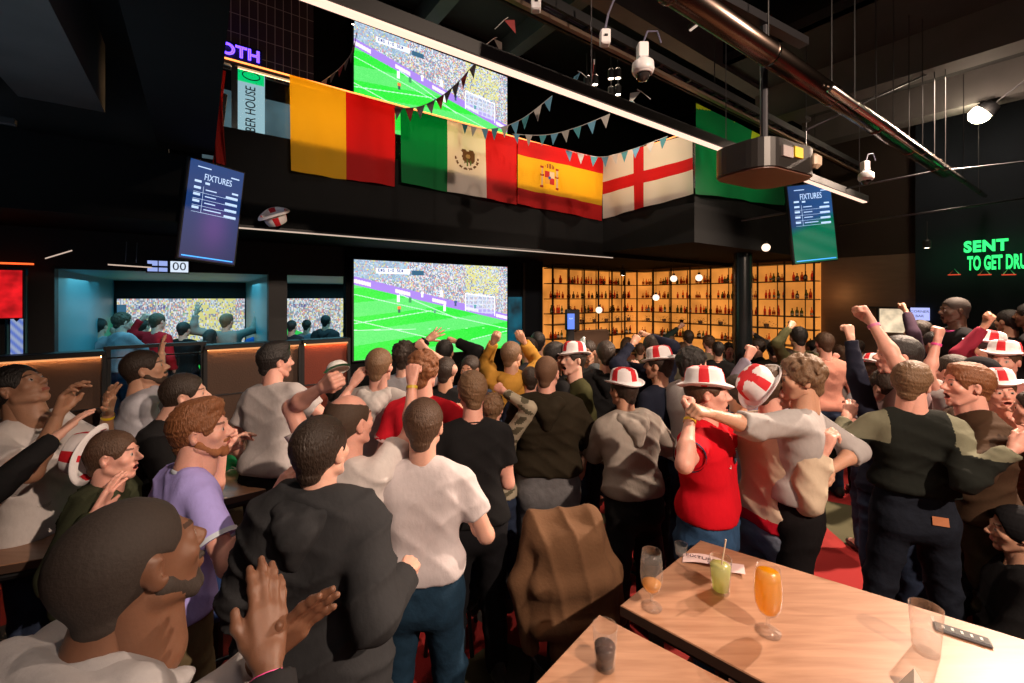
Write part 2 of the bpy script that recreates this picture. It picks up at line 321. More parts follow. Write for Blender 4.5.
# columns
for (x, Y, r, nm) in ((743, 6.4, .125, 'column_middle'),):
    p = at(x, 297, Y); m = MB(); m.lathe([(r, 0), (r, 2.95)], 32, (p.x, p.y, 0)); struct(m.build('wall_column', mat('column_black', (.012, .016, .018), .25), None, True))
# beams under the left ceiling and the far right one, ducts and strips
def beam(s, t0, t1, z0, z1, w_=.3): m = MB(); hbox(m, s-w_/2, s+w_/2, t0, t1, z0, z1); return struct(m.build('trim_4', BEAM))
beam(-.75, -2, 4.2, 3.62, 4.1, .42); beam(-2.6, -2, 4.2, 3.72, 4.1, .3)
beam(6.1, -6, 2.7, 4.6, 5.0, .3); beam(7.6, -6, 2.7, 4.6, 5.0, .3)
for s in (1.2, 2.6, 4.0): m = MB(); hbox(m, s-.1, s+.1, -6, 5.8, 6.1, 6.4); struct(m.build('trim_5', BEAM))
# long light strips (run with the hall)
def strip(p0, p1, label, wd=.05, m_=None, drop=0.35, house=.07, name='light_strip_fixture'):
    p0 = Vector(p0); p1 = Vector(p1); c = (p0+p1)/2; d = (p1-p0); L_ = d.length
    root = thing(name, label, 'light', c, d.to_track_quat('X', 'Z').to_euler())
    m = MB(); m.box((0, 0, house/2), (L_, wd+.03, house)); m.build('housing', BLK, root)
    m = MB(); m.box((0, 0, -.004), (L_, wd, .014)); m.build('diffuser', m_ or LEDW, root)
    if drop:
        for k in range(max(2, int(L_/1.6)+1)):
            x = -L_/2+.2+(L_-.4)*k/max(1, int(L_/1.6)); m = MB(); m.tube([(x, 0, house), (x, 0, house+drop)], .004, 5); m.build('hanger', STEEL, root)
    return root
def at_z(x, y, z): Y = (z-EYE)*F/(297-y); return at(x, y, Y)
strip(at_z(262, -20, 3.5), at_z(865, 202, 3.5), 'long warm white light strip slung across the room under the upper screen', .045, None, 1.4)
strip(st(.27, 4.22, 2.88), st(4.9, 4.22, 2.88), 'thin light strip under the balcony front edge', .014, LEDDIM, 0, .02)
strip(at_z(0, 108, 3.7)-B3*.8, at_z(55, 165, 3.7), 'bluish light strip hung under the ceiling at far left', .06, emit('blue_strip', (.25, .5, .75), .35), .4)
strip(at_z(145, 0, 4.0)-B3*.4, at_z(170, 100, 4.0), 'narrow blue strip light between two ceiling beams at upper left', .02, emit('blue_strip2', (.1, .25, .7), .5), .1)
strip(at(32, 262, 4.0), at(72, 250, 4.15), 'short dim strip light over the left bays', .02, LEDDIM, .2, .03)
strip(at(108, 264, 4.1), at(152, 267, 4.3), 'short dim strip light left of the scoreboard', .02, LEDDIM, .2, .03)
strip(st(-4, 3.9, 3.35), st(-.9, 3.9, 3.35), 'unlit thin rail along the ceiling at the left', .02, STEEL, .5, .03)
strip(at_z(690, 30, 4.8), at_z(724, 4, 4.8), 'short slanting strip above the camera rig', .02, LEDDIM, .0, .03)
def duct(p0, p1, r, label, m_=CHROME, name='ventilation_duct', rings=6):
    p0 = Vector(p0); p1 = Vector(p1); root = thing(name, label, 'duct', p0); d = p1-p0
    m = MB(); m.tube([(0, 0, 0), d], r, 20); m.build('pipe', m_, root, True)
    m = MB()
    for k in range(rings): q = d*(k+.5)/rings; m.tube([q-d.normalized()*.012, q+d.normalized()*.012], r*1.08, 20)
    m.build('joint', m_, root, True)
    for k in range(rings): q = d*(k+.5)/rings; mm = MB(); mm.tube([q+Vector((0, 0, r)), q+Vector((0, 0, 1.2))], .004, 5); mm.build('hanger', BLK, root)
    return root
duct(at_z(600, -60, 3.65), at_z(945, 172, 3.65), .062, 'shiny round duct running to the right under the ceiling', mat('duct_brown', (.12, .09, .075), .25, 1.0))
duct(at_z(830, 88, 3.6), at_z(985, 196, 3.6), .025, 'thin chrome pipe beside the shiny round duct', CHROME)
# cable ladder with track that carries the dome cameras
def ladder(p0, p1, label, wd=.16):
    p0 = Vector(p0); p1 = Vector(p1); c = (p0+p1)/2; d = p1-p0; L_ = d.length
    root = thing('cable_ladder', label, 'cable ladder', c, d.to_track_quat('X', 'Z').to_euler())
    m = MB(); m.box((0, wd/2, 0), (L_, .02, .07)); m.box((0, -wd/2, 0), (L_, .02, .07)); m.build('side_rail', BLK, root)
    m = MB(); [m.box((-L_/2+.12+.22*k, 0, 0), (.03, wd, .02)) for k in range(int(L_/.22))]; m.build('rung', STEEL, root)
    m = MB(); m.box((0, 0, -.05), (L_, .035, .03)); m.build('track', mat('track_brass', (.38, .27, .2), .35, .8), root)
    m = MB()
    for j, off in enumerate((-.03, .02, .05)):
        m.tube([(-L_/2+L_*k/24, off+.012*math.sin(k*1.9+j), .02+.012*math.sin(k*2.3+j*2)) for k in range(25)], .009, 5)
    m.build('cable', mat('cable_blue_grey', (.10, .10, .16), .5), root, True)
    for k in range(4):
        x = -L_/2+.3+(L_-.6)*k/3; m = MB(); m.tube([(x, 0, 0), (x, 0, 1.6)], .005, 5); m.build('hanger', BLK, root)
    return root
ladder(at_z(470, -30, 4.3), at_z(880, 180, 4.3), 'black cable ladder crossing above the long light strip')
m = MB(); hbox(m, -.1, 9.0, 2.58, 2.74, 4.95, 5.25); struct(m.build('trim_6', BEAM))
# small ceiling fittings, conduits
def conduit(pts, label, r=.012, m_=STEEL):
    m = MB(); m.tube(pts, r, 7); o = m.build('conduit', m_, None, True); recenter(o); tag(o, label, 'pipe'); return o
conduit([at_z(-10, 20, 3.8), at_z(52, 95, 3.8), at_z(72, 128, 3.8), at_z(92, 158, 3.75), at_z(104, 180, 3.7), at_z(122, 205, 3.6)], 'bent cable conduit with junction boxes at the upper left', .013, mat('conduit_grey', (.35, .35, .33), .4, .6))
conduit([at(640, 244, 6.4), at(655, 235, 6.2), at(690, 228, 6), at(733, 222, 5.8), at(790, 212, 5.5)], 'grey conduit running right under the balcony toward the right screen', .014)
conduit([at(560, 252, 6.6), at(640, 252, 6.4)], 'straight conduit under the balcony corner', .012)
conduit([at(838, 190, 5), at(930, 172, 4.6), at(1040, 160, 4.3)], 'thin conduit crossing right behind the spotlight', .01)
conduit([at(840, 225, 6), at(1040, 196, 4.8)], 'dark conduit above the neon sign', .012)
conduit([at(806, 130, 4.2), at(880, 95, 4.4), at(960, 60, 4.5)], 'slanting dark pipe left of the bright spotlight', .012)
for i, (x, y) in enumerate(((58, 100), (72, 118), (82, 135))):
    p = at_z(x, y, 3.78); m = MB(); m.box((0, 0, 0), (.09, .07, .10), 0, None, .015); m.tube([(0, 0, .05), (.02, 0, .3)], .008, 6); o = m.build('junction_box', mat('box_grey', (.3, .32, .35), .4)); o.location = p
    tag(o, ['uppermost grey junction box on the bent conduit', 'middle grey junction box on the bent conduit', 'lowest grey junction box on the bent conduit'][i], 'junction box', 'junction boxes on the conduit')

mb = MB(); hbox(mb, 5.98, 8.43, -.6, 1.35, 0, .4); struct(mb.build('floor_raised_right', PLAT))
# ------------------------------------------------------------------ the match picture on the LED walls
F35 = {'E': '111100110100111', 'N': '101111111111101', 'G': '111100101101111', 'S': '111100111001111', '-': '000000111000000', '0': '111101101101111', '1': '010110010010111', ' ': '0'*15, '3': '111001111001111'}
def match_picture(u, v):
    v = 1-v                                   # v grows downward from here
    n, m_ = u.shape; r = np.random.RandomState(3)
    C = np.zeros((n, m_, 3)); g = np.array([0.035, 0.72, 0.05])
    C[:] = g
    d = v-.25-.42*u                           # distance below the touch line
    band = (np.floor((v*1.0+u*.18)*7) % 2)[..., None]
    C = np.where(band > 0, C*np.array([3.2, 1.0, 3.0]), C)
    C += (r.rand(n, m_, 1)-.5)*.06*np.array([1, 1, 1])
    def line(c, w_=.006, col=(.55, .95, .6)):
        C[np.abs(c) < w_] = col
    ad = (d < 0) & (d > -.085)
    col = np.array([.36, .22, .72]); C[ad] = col
    blk = (np.floor(u*22) % 5 < 2) & (d < -.02) & (d > -.06); C[blk & ad] = (.85, .75, .95)
    cr = d < -.085
    cell = r.rand(n//2+1, m_//2+1); cell = np.repeat(np.repeat(cell, 2, 0), 2, 1)[:n, :m_]
    hue = np.repeat(np.repeat(r.rand(n//3+1, m_//2+1), 3, 0), 2, 1)[:n, :m_]
    pal = np.array([[.30, .62, .80], [.55, .75, .9], [.05, .09, .22], [.85, .85, .9], [.12, .25, .5], [.7, .15, .15], [.8, .75, .15], [.1, .4, .2]])
    k = np.clip((hue*.5+cell*.5)*8, 0, 7).astype(int); CC = pal[k]
    yel = (u > .68) & (u < .93) & (v < .34) & (hue > .45); CC[yel] = (.75, .72, .10)
    tl = (u < .3) & (v < .2) & (cell < .75); CC[tl] = CC[tl]*.35+np.array([.2, .5, .75])*.6
    CC = CC*.62+CC.mean((0, 1))*.38; C[cr] = CC[cr]
    C[(d > .09) & (d < .098)] = (.5, .95, .6)
    line(v-.62-.50*u+.02, .004); line((v-.70-.05*u)*(1+9*(u > .35)), .004)
    line(v-.34-.30*(u)+.0, .0) ; line(v-.86+.28*u-.0, .0)
    L1 = (np.abs(v-(.36-.02+.75*(u-.25))) < .005) & (u > .25) & (u < .62); C[L1] = (.5, .95, .6)
    L2 = (np.abs(v-(.49+.02-.25*(u-.5))) < .004) & (u < .45) & (u > .0); C[L2] = (.5, .95, .6)
    L3 = (np.abs(v-(.86-.55*(u-.75)*.5)) < .005) & (u > .72); C[L3] = (.5, .95, .6)
    # goal
    gf = (u > .68) & (u < .9) & (v > .33+.2*(u-.68)) & (v < .53+.25*(u-.68)); net = ((np.floor(u*90) % 3 == 0) | (np.floor(v*60) % 3 == 0))
    C[gf] = C[gf]*.55+np.array([.45, .5, .7])*.45; C[gf & net] = C[gf & net]*.6+np.array([.8, .85, .95])*.4
    for a in ((np.abs(u-.68) < .004) & (v > .33) & (v < .53), (np.abs(u-.9) < .004) & (v > .37) & (v < .6), (np.abs(v-(.33+.2*(u-.68))) < .007) & (u > .68) & (u < .9)): C[a] = (.95, .95, 1)
    for (x, y, h, c1, c2) in ((.245, .385, .07, (.9, .95, .95), (.9, .95, .95)), (.25, .50, .06, (.9, .2, .05), (.05, .1, .1)), (.39, .34, .055, (.85, .95, .9), (.85, .95, .9)), (.515, .33, .06, (.9, .95, .9), (.9, .95, .95)),
                              (.535, .49, .07, (.85, .95, .9), (.9, .95, .95)), (.61, .44, .06, (.06, .1, .3), (.06, .1, .2)), (.315, .40, .05, (.05, .3, .12), (.05, .3, .1)), (.75, .48, .04, (.1, .35, .4), (.1, .3, .3)), (.47, .53, .03, (.1, .4, .2), (.1, .3, .2))):
        b1 = (np.abs(u-x) < .010) & (v > y-h/2) & (v < y); b2 = (np.abs(u-x) < .008) & (v >= y) & (v < y+h*.6); C[b1] = c1; C[b2] = c2
    bar = (u > .115) & (u < .315) & (v > .075) & (v < .13); C[bar] = (.85, .9, .95)
    C[(u > .325) & (u < .40) & (v > .085) & (v < .135)] = (.04, .12, .2)
    x0 = int(.13*n); y0 = int(.085*m_)
    for q, ch in enumerate('ENG 1-0 SEN'):
        for i, bt in enumerate(F35[ch]):
            if bt == '1':
                X = x0+q*4+i % 3; Y = m_-1-(y0+i//3)
                if X < n: C[X, Y] = (.1, .1, .3)
    return np.clip(C, 0, 1)
SCR = attr_emit('led_wall_picture', 1.25)
def led_wall(s0, s1, t, z0, z1, label, nu=300, nv=160, fn=match_picture, gain=None):
    c = st((s0+s1)/2, t, z0); root = thing('led_screen', label, 'screen', c, (0, 0, TH)); w_ = s1-s0; h = z1-z0
    m = MB(); m.box((0, .05, h/2), (w_+.05, .09, h+.05), 0, None, .01); m.build('casing', BLK, root)
    color_grid('display', fn, nu, nv, lambda U, V: np.stack([-w_/2+U*w_, U*0-.003, V*h], -1), gain or SCR, root, smooth=False)
    return root
led_wall(1.635, 4.083, 5.74, 1.47, 2.79, 'large lower LED screen showing a football match, people cheering in front of it')
led_wall(1.635, 4.083, 5.74, 4.55, 5.90, 'large upper LED screen showing the football match above the flags')
def bay_pic(u, v): return match_picture(u, v*.62+.38)
SCRB = attr_emit('bay_screen_picture', 1.0)
def bay_pic2(u, v): return np.where(((v < .35) | ((v < .80-1.1*u)))[..., None], np.array([.03, .55, .08])[None, None, :], match_picture(u*.62+.36, v*.34+.60))
led_wall(-1.08, .70, 9.5, .9, 2.27, 'wide projected match picture at the back of the left bay', 200, 100, bay_pic2, SCRB)
led_wall(.86, 3.9, 9.5, .9, 2.27, 'wide projected match picture at the back of the second bay', 260, 100, bay_pic2, SCRB)
# ------------------------------------------------------------------ fixtures boards
def fixtures(c, rx, tilt, label, grad, wd=.54, ht=.98, title=True):
    root = thing('hanging_display', label, 'screen', c); X = Vector(rx).normalized(); U = (Vector((0, 0, 1)) + X*tilt).normalized(); U0 = Vector((0, 0, 1))
    Xr = (X - Vector((0, 0, tilt))).normalized(); R4 = frame((0, 0, 0), Xr, U); root.rotation_euler = R4.to_euler()
    m = MB(); m.box((0, 0, -.03), (wd+.03, ht+.03, .05), 0, None, .008); m.build('casing', BLK, root)
    color_grid('display', grad, 40, 70, lambda A, B: np.stack([(A-.5)*wd, (B-.5)*ht, A*0+.001], -1), attr_emit('fixture_'+label[:5], .7), root)
    m = MB(); Mx = Matrix.Translation((0, 0, .004))
    def bar(x0, x1, y, h): m.box(((x0+x1)/2*wd, y*ht, .003), ((x1-x0)*wd, h*ht, .002))
    put_text(m, 'FIXTURES', wd*.195, Matrix.Translation((.01, .345*ht, .004)), sx=.62, depth=.001)
    bar(-.36, -.12, .44, .010); bar(.26, .42, .41, .012)
    for i in range(4):
        y = .225-.068*i
        bar(-.39, -.27, y, .024); bar(-.18, .02 if i < 3 else .14, y-.008, .010); bar(.20, .43, y-.03, .022); bar(-.39, .43, y-.045, .003)
    bar(-.39, -.27, .29, .022); bar(-.20, -.12, .285, .022); bar(.31, .43, .245, .018); bar(-.225, -.22, .11, .27)
    m.build('lettering', emit('fixture_text', (.55, .72, 1), 1.1), root)
    m = MB(); m.box((0, -.475*ht, .003), (wd*.93, .012*ht, .002)); m.build('light_bar', emit('fixture_bar', (.05, .35, .9), 1.6), root)
    m = MB(); m.tube([(0, 0, -.05), (0, .55, -.05), (0, 1.0, -.05)], .018, 8); m.build('mount_pole', BLK, root)
    return root
def g1(u, v):
    a = np.stack([u*0+.015, .03+v*.045, .14+v*.14], -1); p = np.exp(-((u-.55)**2/.07+(v-.36)**2/.06))[..., None]*np.array([.10, .015, .10]); return a+p
def g2(u, v):
    k = np.clip((v-.45-.18*(u-.5))*9, 0, 1)[..., None]; a = np.array([.0, .22, .11])+(np.sin(v*30+u*8)*.012)[..., None]; b_ = np.stack([u*0+.01, .06+.05*u, .22+.14*u], -1); return a*(1-k)+b_*k
fixtures(at(213, 213, 3.42), (.62, .78, 0), .10, 'left hanging portrait screen listing FIXTURES on dark blue', g1, .37, .77)
fixtures(at(812.5, 223, 5.45), (1, 0, 0), -.105, 'right hanging portrait screen listing FIXTURES over a green pitch picture', g2)
# ------------------------------------------------------------------ balcony front: glass, rail light, flags
KA = 4.587
RAILZ = 4.38
root = thing('balcony_balustrade', 'long glass balcony balustrade with amber lit handrail, hung with flags', 'balustrade', st(2.45, 4.36, 3.42), (0, 0, TH))
m = MB(); m.box((0, 0, .56), (4.55, .014, .56)); m.build('glass', PANE, root)
m = MB(); m.box((0, 0, .865), (4.6, .05, .03)); m.build('handrail', STEEL, root)
m = MB(); m.box((0, -.028, .885), (4.55, .012, .012)); m.build('light_strip', LEDO, root)
for k in range(5): m = MB(); m.box((-2.2+1.1*k, .03, .43), (.045, .02, .86)); m.build('post', STEEL, root)
root = thing('balcony_balustrade', 'short glass balcony balustrade behind the red and white cross flag', 'balustrade', st(4.84, 3.55, 3.42), (0, 0, TH))
m = MB(); m.box((0, 0, .5), (.014, 1.40, .66)); m.build('glass', PANE, root)
m = MB(); m.box((0, 0, .865), (.05, 1.44, .03)); m.build('handrail', STEEL, root)
m = MB(); m.box((-.028, 0, .885), (.012, 1.4, .012)); m.build('light_strip', LEDO, root)
for k in (-.65, 0, .65): m = MB(); m.box((.03, k, .43), (.02, .045, .86)); m.build('post', STEEL, root)
for s in (.7, 1.7, 2.7, 3.7, 4.5):
    lamp('walkway_glow', 'AREA', st(s, 4.85, 4.05), 9, (1.0, .55, .25), st(s, 4.2, 3.85), shape='RECTANGLE', size=.9, size_y=.5)
lamp('walkway_glow', 'AREA', st(5.3, 3.5, 4.05), 7, (1.0, .6, .3), st(4.74, 3.5, 3.85), shape='RECTANGLE', size=1.2, size_y=.5)
lamp('walkway_glow', 'AREA', st(5.9, 3.5, 4.15), 7, (.9, .8, .5), st(5.6, 2.84, 3.95), shape='RECTANGLE', size=1.2, size_y=.5)
YA = lambda x, t=4.262: t/(CA-SA*(x-512)/F)
YB = lambda x, s=4.735: s/(CA*(x-512)/F+SA)
FL = attr_cloth('flag_cloth', .62); FLW = FL
Rr = (.62, .008, .010); Yy = (.90, .50, .012); GN = (.0, .22, .055); WH = (.80, .74, .68)
def flag(px, dep, label, fn, nu=150, nv=90, ph=0.0, name='flag'):
    """px: four image corners tl, tr, br, bl turned into points on the balcony front at depths dep (left, right)"""
    tl, tr, br, bl = px; P = [at(*tl, dep[0]), at(*tr, dep[1]), at(*br, dep[1]), at(*bl, dep[0])]
    tl, tr, br, bl = [np.array(p) for p in P]; nrm = np.cross(tr-tl, bl-tl); nrm = nrm/np.linalg.norm(nrm)
    if nrm[1] > 0: nrm = -nrm
    def pos(U, V):
        U3 = U[..., None]; V3 = V[..., None]; p = (tl*(1-U3)+tr*U3)*V3+(bl*(1-U3)+br*U3)*(1-V3)
        wv = (np.sin(U*9+ph)*.012+np.sin(U*23+ph*2+V*3)*.006)*(1.25-V)*1.3; sag = -np.sin(U*math.pi)*.03*(V**3)*0 - np.abs(np.sin(U*math.pi*3))*0
        return p+nrm*(wv[..., None]+.03)+np.array([0, 0, 1.])*sag[..., None]
    o = color_grid(name, fn, nu, nv, pos, FL); recenter(o); return tag(o, label, 'flag')
def col(u, *c): return np.broadcast_to(np.array(c), u.shape+(3,)).copy()
def f_bel(u, v):
    C = col(u, *Yy); C[u > .5] = Rr; C[u < .0] = (.01, .01, .01); return C
def f_blk(u, v): return col(u, .035, .05, .055)
def f_mex(u, v):
    C = col(u, *WH); C[u < .357] = GN; C[u > .685] = Rr
    x = (u-.52)*1.6; y = (v-.52); r = np.hypot(x, y*1.0)
    BRW = (.14, .07, .03)
    ring = (r > .135) & (r < .165) & (y < .02) & (np.sin(np.arctan2(y, x)*14) > -.5); C[ring] = BRW
    eg = (((x-.0)/.06)**2+((y-.02)/.085)**2 < 1) | (((x-.06)/.05)**2+((y-.03)/.10)**2 < 1) | (((x+.035)/.035)**2+((y-.10)/.03)**2 < 1); C[eg] = BRW
    eg2 = ((x-.02)**2+(y+.06)**2 < .05**2) & (np.sin(x*160) > 0); C[eg2] = (.12, .2, .06)
    C[(((x-.02)/.03)**2+((y-.03)/.03)**2 < 1)] = (.4, .28, .12); return C
def f_esp(u, v):
    C = col(u, *Yy); C[v > .75] = Rr; C[v < .25] = Rr
    x = (u-.34)*1.6; y = v-.5; D = (.35, .03, .02)
    crown = ((x/.085)**2+((y-.17)/.05)**2 < 1) & (y > .145) & (np.sin(x*120) > -.6); C[crown] = (.33, .12, .02)
    sh = (np.abs(x) < .085) & (y < .10) & (y > -.10-.06*np.abs(x)) ; C[sh] = (.5, .03, .03); q = sh & (x > 0) & (y > 0); C[q] = (.75, .6, .5); q = sh & (x < 0) & (y < 0); C[q] = (.75, .4, .05); C[sh & ((x**2+y**2) < .025**2)] = (.05, .1, .4)
    for sx in (-.13, .13):
        p = (np.abs(x-sx) < .014) & (y < .14) & (y > -.14); C[p] = (.55, .45, .35); C[(np.abs(x-sx) < .025) & ((np.abs(y-.15) < .015) | (np.abs(y+.15) < .015))] = D
        C[(np.abs(x-sx) < .03) & (np.abs(y-.02-.3*np.abs(x-sx)) < .014)] = D
    return C
def f_eng(u, v):
    C = col(u, *WH); C[(u > .40) & (u < .515)] = Rr; C[(v > .40) & (v < .60)] = Rr; return C
def f_grn(u, v):
    C = col(u, .0, .17, .05); a = (u > .46) & (v > .50+.25*(u-.46)) ; C[a] = (.40, .55, .02); C[(v > 1.12-.5*np.abs(u-.2)-.08) & (u < .3)] = (.40, .55, .02); return C
flag([(289, 76), (394, 107), (394, 187), (290, 172)], (YA(289), YA(394)), 'black, yellow and red striped flag, the leftmost on the balcony', f_bel, ph=1)
flag([(399, 108), (516, 139), (516, 205), (400, 183)], (YA(399), YA(516)), 'green, white and red flag with a brown eagle emblem in the middle', f_mex, ph=2)
flag([(516, 139), (602, 159), (601, 221), (516, 204)], (YA(516), YA(602)), 'red and yellow flag with a crowned coat of arms', f_esp, ph=3)
flag([(603, 158), (694, 134), (695, 194), (604, 219)], (YB(603), YB(694)), 'white flag with a red cross beside the corner of the balcony', f_eng, ph=4)
flag([(694, 104), (800, 156), (780, 206), (695, 194)], (YA(694, 2.83), YA(790, 2.83)), 'green and yellow flag partly hidden behind the projector', f_grn, ph=5)
o = color_grid('curtain', lambda u, v: col(u, .45, .015, .01), 10, 60, lambda U, V: np.stack([np.array(at(222, 160, 3.5))[0]+(U-.5)*.10, 3.46+.03*np.sin(U*9+V*4), 3.42+V*(.75+0*U)-.05], -1), FL); recenter(o); tag(o, 'narrow red cloth hanging at the left corner of the balcony', 'cloth')
# black stripe of the first flag over the glass: see-through dark gauze
def gauze():
    m, t, N, L, b = nt('black_gauze'); out = N['Material Output']; tp = N.new('ShaderNodeBsdfTransparent'); tp.inputs[0].default_value = (.55, .7, .75, 1); mx = N.new('ShaderNodeMixShader'); mx.inputs[0].default_value = .45
    b.inputs['Base Color'].default_value = (.02, .03, .035, 1); L.new(tp.outputs[0], mx.inputs[2]); L.new(b.outputs[0], mx.inputs[1]); mx.inputs[0].default_value = .6; L.new(mx.outputs[0], out.inputs['Surface']); return m
YA_ = lambda x, t: t/(CA-SA*(x-512)/F)
# vertical lit sign on the balcony
def sign_frame(x, y, Y, rx=(CA, SA, 0)): return frame(at(x, y, Y), rx, (0, 0, 1))
root = thing('lit_sign', 'white upright lit sign with a green cap behind the balcony glass at left', 'sign', at(251, 109, 4.78), (0, 0, TH))
m = MB(); m.box((0, .03, 0), (.27, .05, .86), 0, None, .006); m.build('sign_box', emit('sign_white', (.42, .62, .70), .85), root)
m = MB(); m.box((0, -.005, .36), (.25, .02, .15)); m.build('green_cap', emit('sign_green', (.0, .55, .15), 1.2), root)
m = MB(); m.tube([(.07*math.cos(a)*1.2, -.018, .36+.045*math.sin(a)) for a in np.linspace(0, 6.283, 16)[:-1]], .006, 5, closed=True); m.build('emblem', BLK, root)
m = MB(); put_text(m, 'AMBER HOUSE', .14, Matrix(((0, -1, 0, 0), (0, 0, -1, 0), (1, 0, 0, -.075), (0, 0, 0, 1))) @ Matrix.Translation((0, 0, .001)), sx=.70, depth=.004); m.build('lettering', mat('sign_ink', (.03, .07, .09), .5), root)
mb = MB();  
root = thing('backlit_panel', 'pale blue-grey backlit panel beside the upright sign behind the glass', 'panel', st(.58, 5.74, 3.5), (0, 0, TH)); m = MB(); m.box((0, 0, .55), (1.1, .04, 1.1)); m.build('panel', emit('panel_glow', (.10, .17, .20), .55, .5, 2.5), root)
root = thing('neon_sign', 'blue-violet neon word BOOTH on the upper left tile screen', 'neon sign', at(238, 52, YA_(238, 5.52)), (0, 0, TH))
m = MB(); put_text(m, 'BOOTH', .17, Matrix(((1, 0, 0, -.10), (0, 0, -1, 0), (0, 1, 0, 0), (0, 0, 0, 1))), outline=.006, spacing=1.05); m.build('neon_tube', emit('neon_blue', (.10, .04, 1.0), 6), root)
m = MB(); m.box((-.1, .03, 0), (.66, .02, .2)); m.build('backing', BLK, root)
# bunting strings
TQ = [mat('pennant_teal', (.08, .36, .42), .8), mat('pennant_light', (.55, .55, .52), .8), mat('pennant_blue', (.15, .42, .62), .8), mat('pennant_red', (.35, .05, .05), .8), mat('pennant_grey', (.18, .17, .20), .8)]
def bunting(pts, n, label, size=.1, pal=(0, 1, 2), big=1.0):
    P = [at(*p) for p in pts]; root = thing('bunting', label, 'bunting', P[0]); Q = [p-P[0] for p in P]
    def ev(t):
        k = min(int(t*(len(Q)-1)), len(Q)-2); f = t*(len(Q)-1)-k; a = Q[max(k-1, 0)]; b = Q[k]; c = Q[k+1]; d = Q[min(k+2, len(Q)-1)]
        return .5*((2*b)+(c-a)*f+(2*a-5*b+4*c-d)*f*f+(3*b-a-3*c+d)*f**3)
    m = MB(); m.tube([ev(i/40) for i in range(41)], .0035, 5); m.build('string', mat('white_string', (.6, .6, .6), .7), root)
    for i in range(n):
        t = (i+.5)/n; p = ev(t); d = (ev(min(1, t+.01))-ev(max(0, t-.01))).normalized(); s = size*(1+(big-1)*t); dn = Vector((random.uniform(-.15, .15), random.uniform(-.3, .1), -1)).normalized(); nn = d.cross(dn).normalized()*.0015
        tri = [p-d*s*.5, p+d*s*.5, p+dn*s*1.35, p+dn*s*.6+nn*14]
        vs = [q+nn for q in tri[:3]]+[q-nn for q in tri[:3]]
        mm = MB(); mm.add(vs, [(0, 1, 2), (5, 4, 3), (0, 3, 4, 1), (1, 4, 5, 2), (2, 5, 3, 0)]); mm.build('pennant', TQ[pal[i % len(pal)]], root)
    return root
bunting([(357, 32, 3.9), (352, 52, 3.95), (340, 68, 4.0), (322, 82, 4.1)], 7, 'short bunting falling from the upper left corner of the top screen', .075, (4, 3, 4))
bunting([(395, 108, 4.3), (418, 107, 4.2), (440, 97, 4.1), (458, 82, 4.0), (476, 62, 3.9)], 9, 'dark bunting swooping up across the top screen', .10, (4, 3, 4))
bunting([(462, 124, 4.6), (490, 129, 4.4), (520, 120, 4.2), (552, 96, 4.0)], 9, 'turquoise bunting rising right of the top screen', .085, (0, 1, 2), 1.15)
bunting([(512, 134, 4.7), (545, 135, 4.5), (575, 128, 4.3), (610, 114, 4.1)], 8, 'turquoise and white bunting below the long light strip', .085, (2, 1, 0), 1.1)
bunting([(565, 150, 5.6), (600, 157, 5.6), (630, 150, 5.3), (668, 136, 5.0)], 9, 'bunting over the top of the red-cross flag', .10, (2, 1, 0))
for i, (x, y, lab) in enumerate(((508, 20, 'topmost small paper pennant hanging on a string'), (497, 40, 'white and red pennant on a string left of centre, second from the top'), (594, 62, 'white and red pennant on a string under the cable ladder'), (578, 74, 'blue and white pennant beside the small ceiling spots'), (637, 92, 'white pennant under the dome camera'), (630, 101, 'turquoise pennant near the dome camera'))):
    p = at(x, y, 3.3); root = thing('hanging_pennant', lab, 'pennant', p, (0, 0, i*.7), 'loose pennants under the cable ladder')
    m = MB(); m.tube([(-.10, 0, -.07), (-.03, 0, .0), (0, 0, .02)], .003, 5); m.build('string', mat('white_string', (.6, .6, .6), .7), root)
    m = MB(); m.add([(-.03, 0, 0), (.05, 0, .0), (.06, .01, -.10), (-.03, .002, 0), (.05, .002, 0), (.06, .012, -.10)], [(0, 1, 2), (5, 4, 3), (0, 3, 4, 1), (1, 4, 5, 2), (2, 5, 3, 0)]); m.build('pennant', [TQ[3], TQ[1], TQ[3], TQ[2], TQ[1], TQ[0]][i], root)
# ------------------------------------------------------------------ things on the ceiling
def dome_camera(p, s, label):
    root = thing('dome_camera', label, 'security camera', p); root.scale = (s, s, s)
    m = MB(); m.lathe([(0, .10), (.07, .10), (.105, .07), (.11, .0), (.10, -.03), (.07, -.035), (0, -.035)], 28); m.build('housing', WHITEP, root, True)
    m = MB(); m.lathe([(.072, -.03), (.066, -.07), (.045, -.105), (0, -.12)], 24); m.build('dome', mat('smoked_dome', (.03, .025, .025), .08), root, True)
    m = MB(); m.lathe([(.096, -.02), (.09, -.045), (.075, -.045), (.074, -.03)], 24); m.build('ring', WHITEP, root, True)
    m = MB(); m.box((0, .02, .2), (.10, .10, .16), 0, None, .012); m.build('mount_box', WHITEP, root)
    m = MB(); m.tube([(0, 0, .27), (.05, .02, .4), (.16, .05, .42), (.2, .05, .3)], .01, 6); m.build('cable', mat('cable_blue_grey', (.10, .10, .16), .5), root)
    return root
dome_camera(at(643, 70, 2.6), .60, 'white dome camera with smoked glass, the nearer and larger one')
dome_camera(at(866, 178, 4.4), .62, 'white dome camera on the track right of the projector')
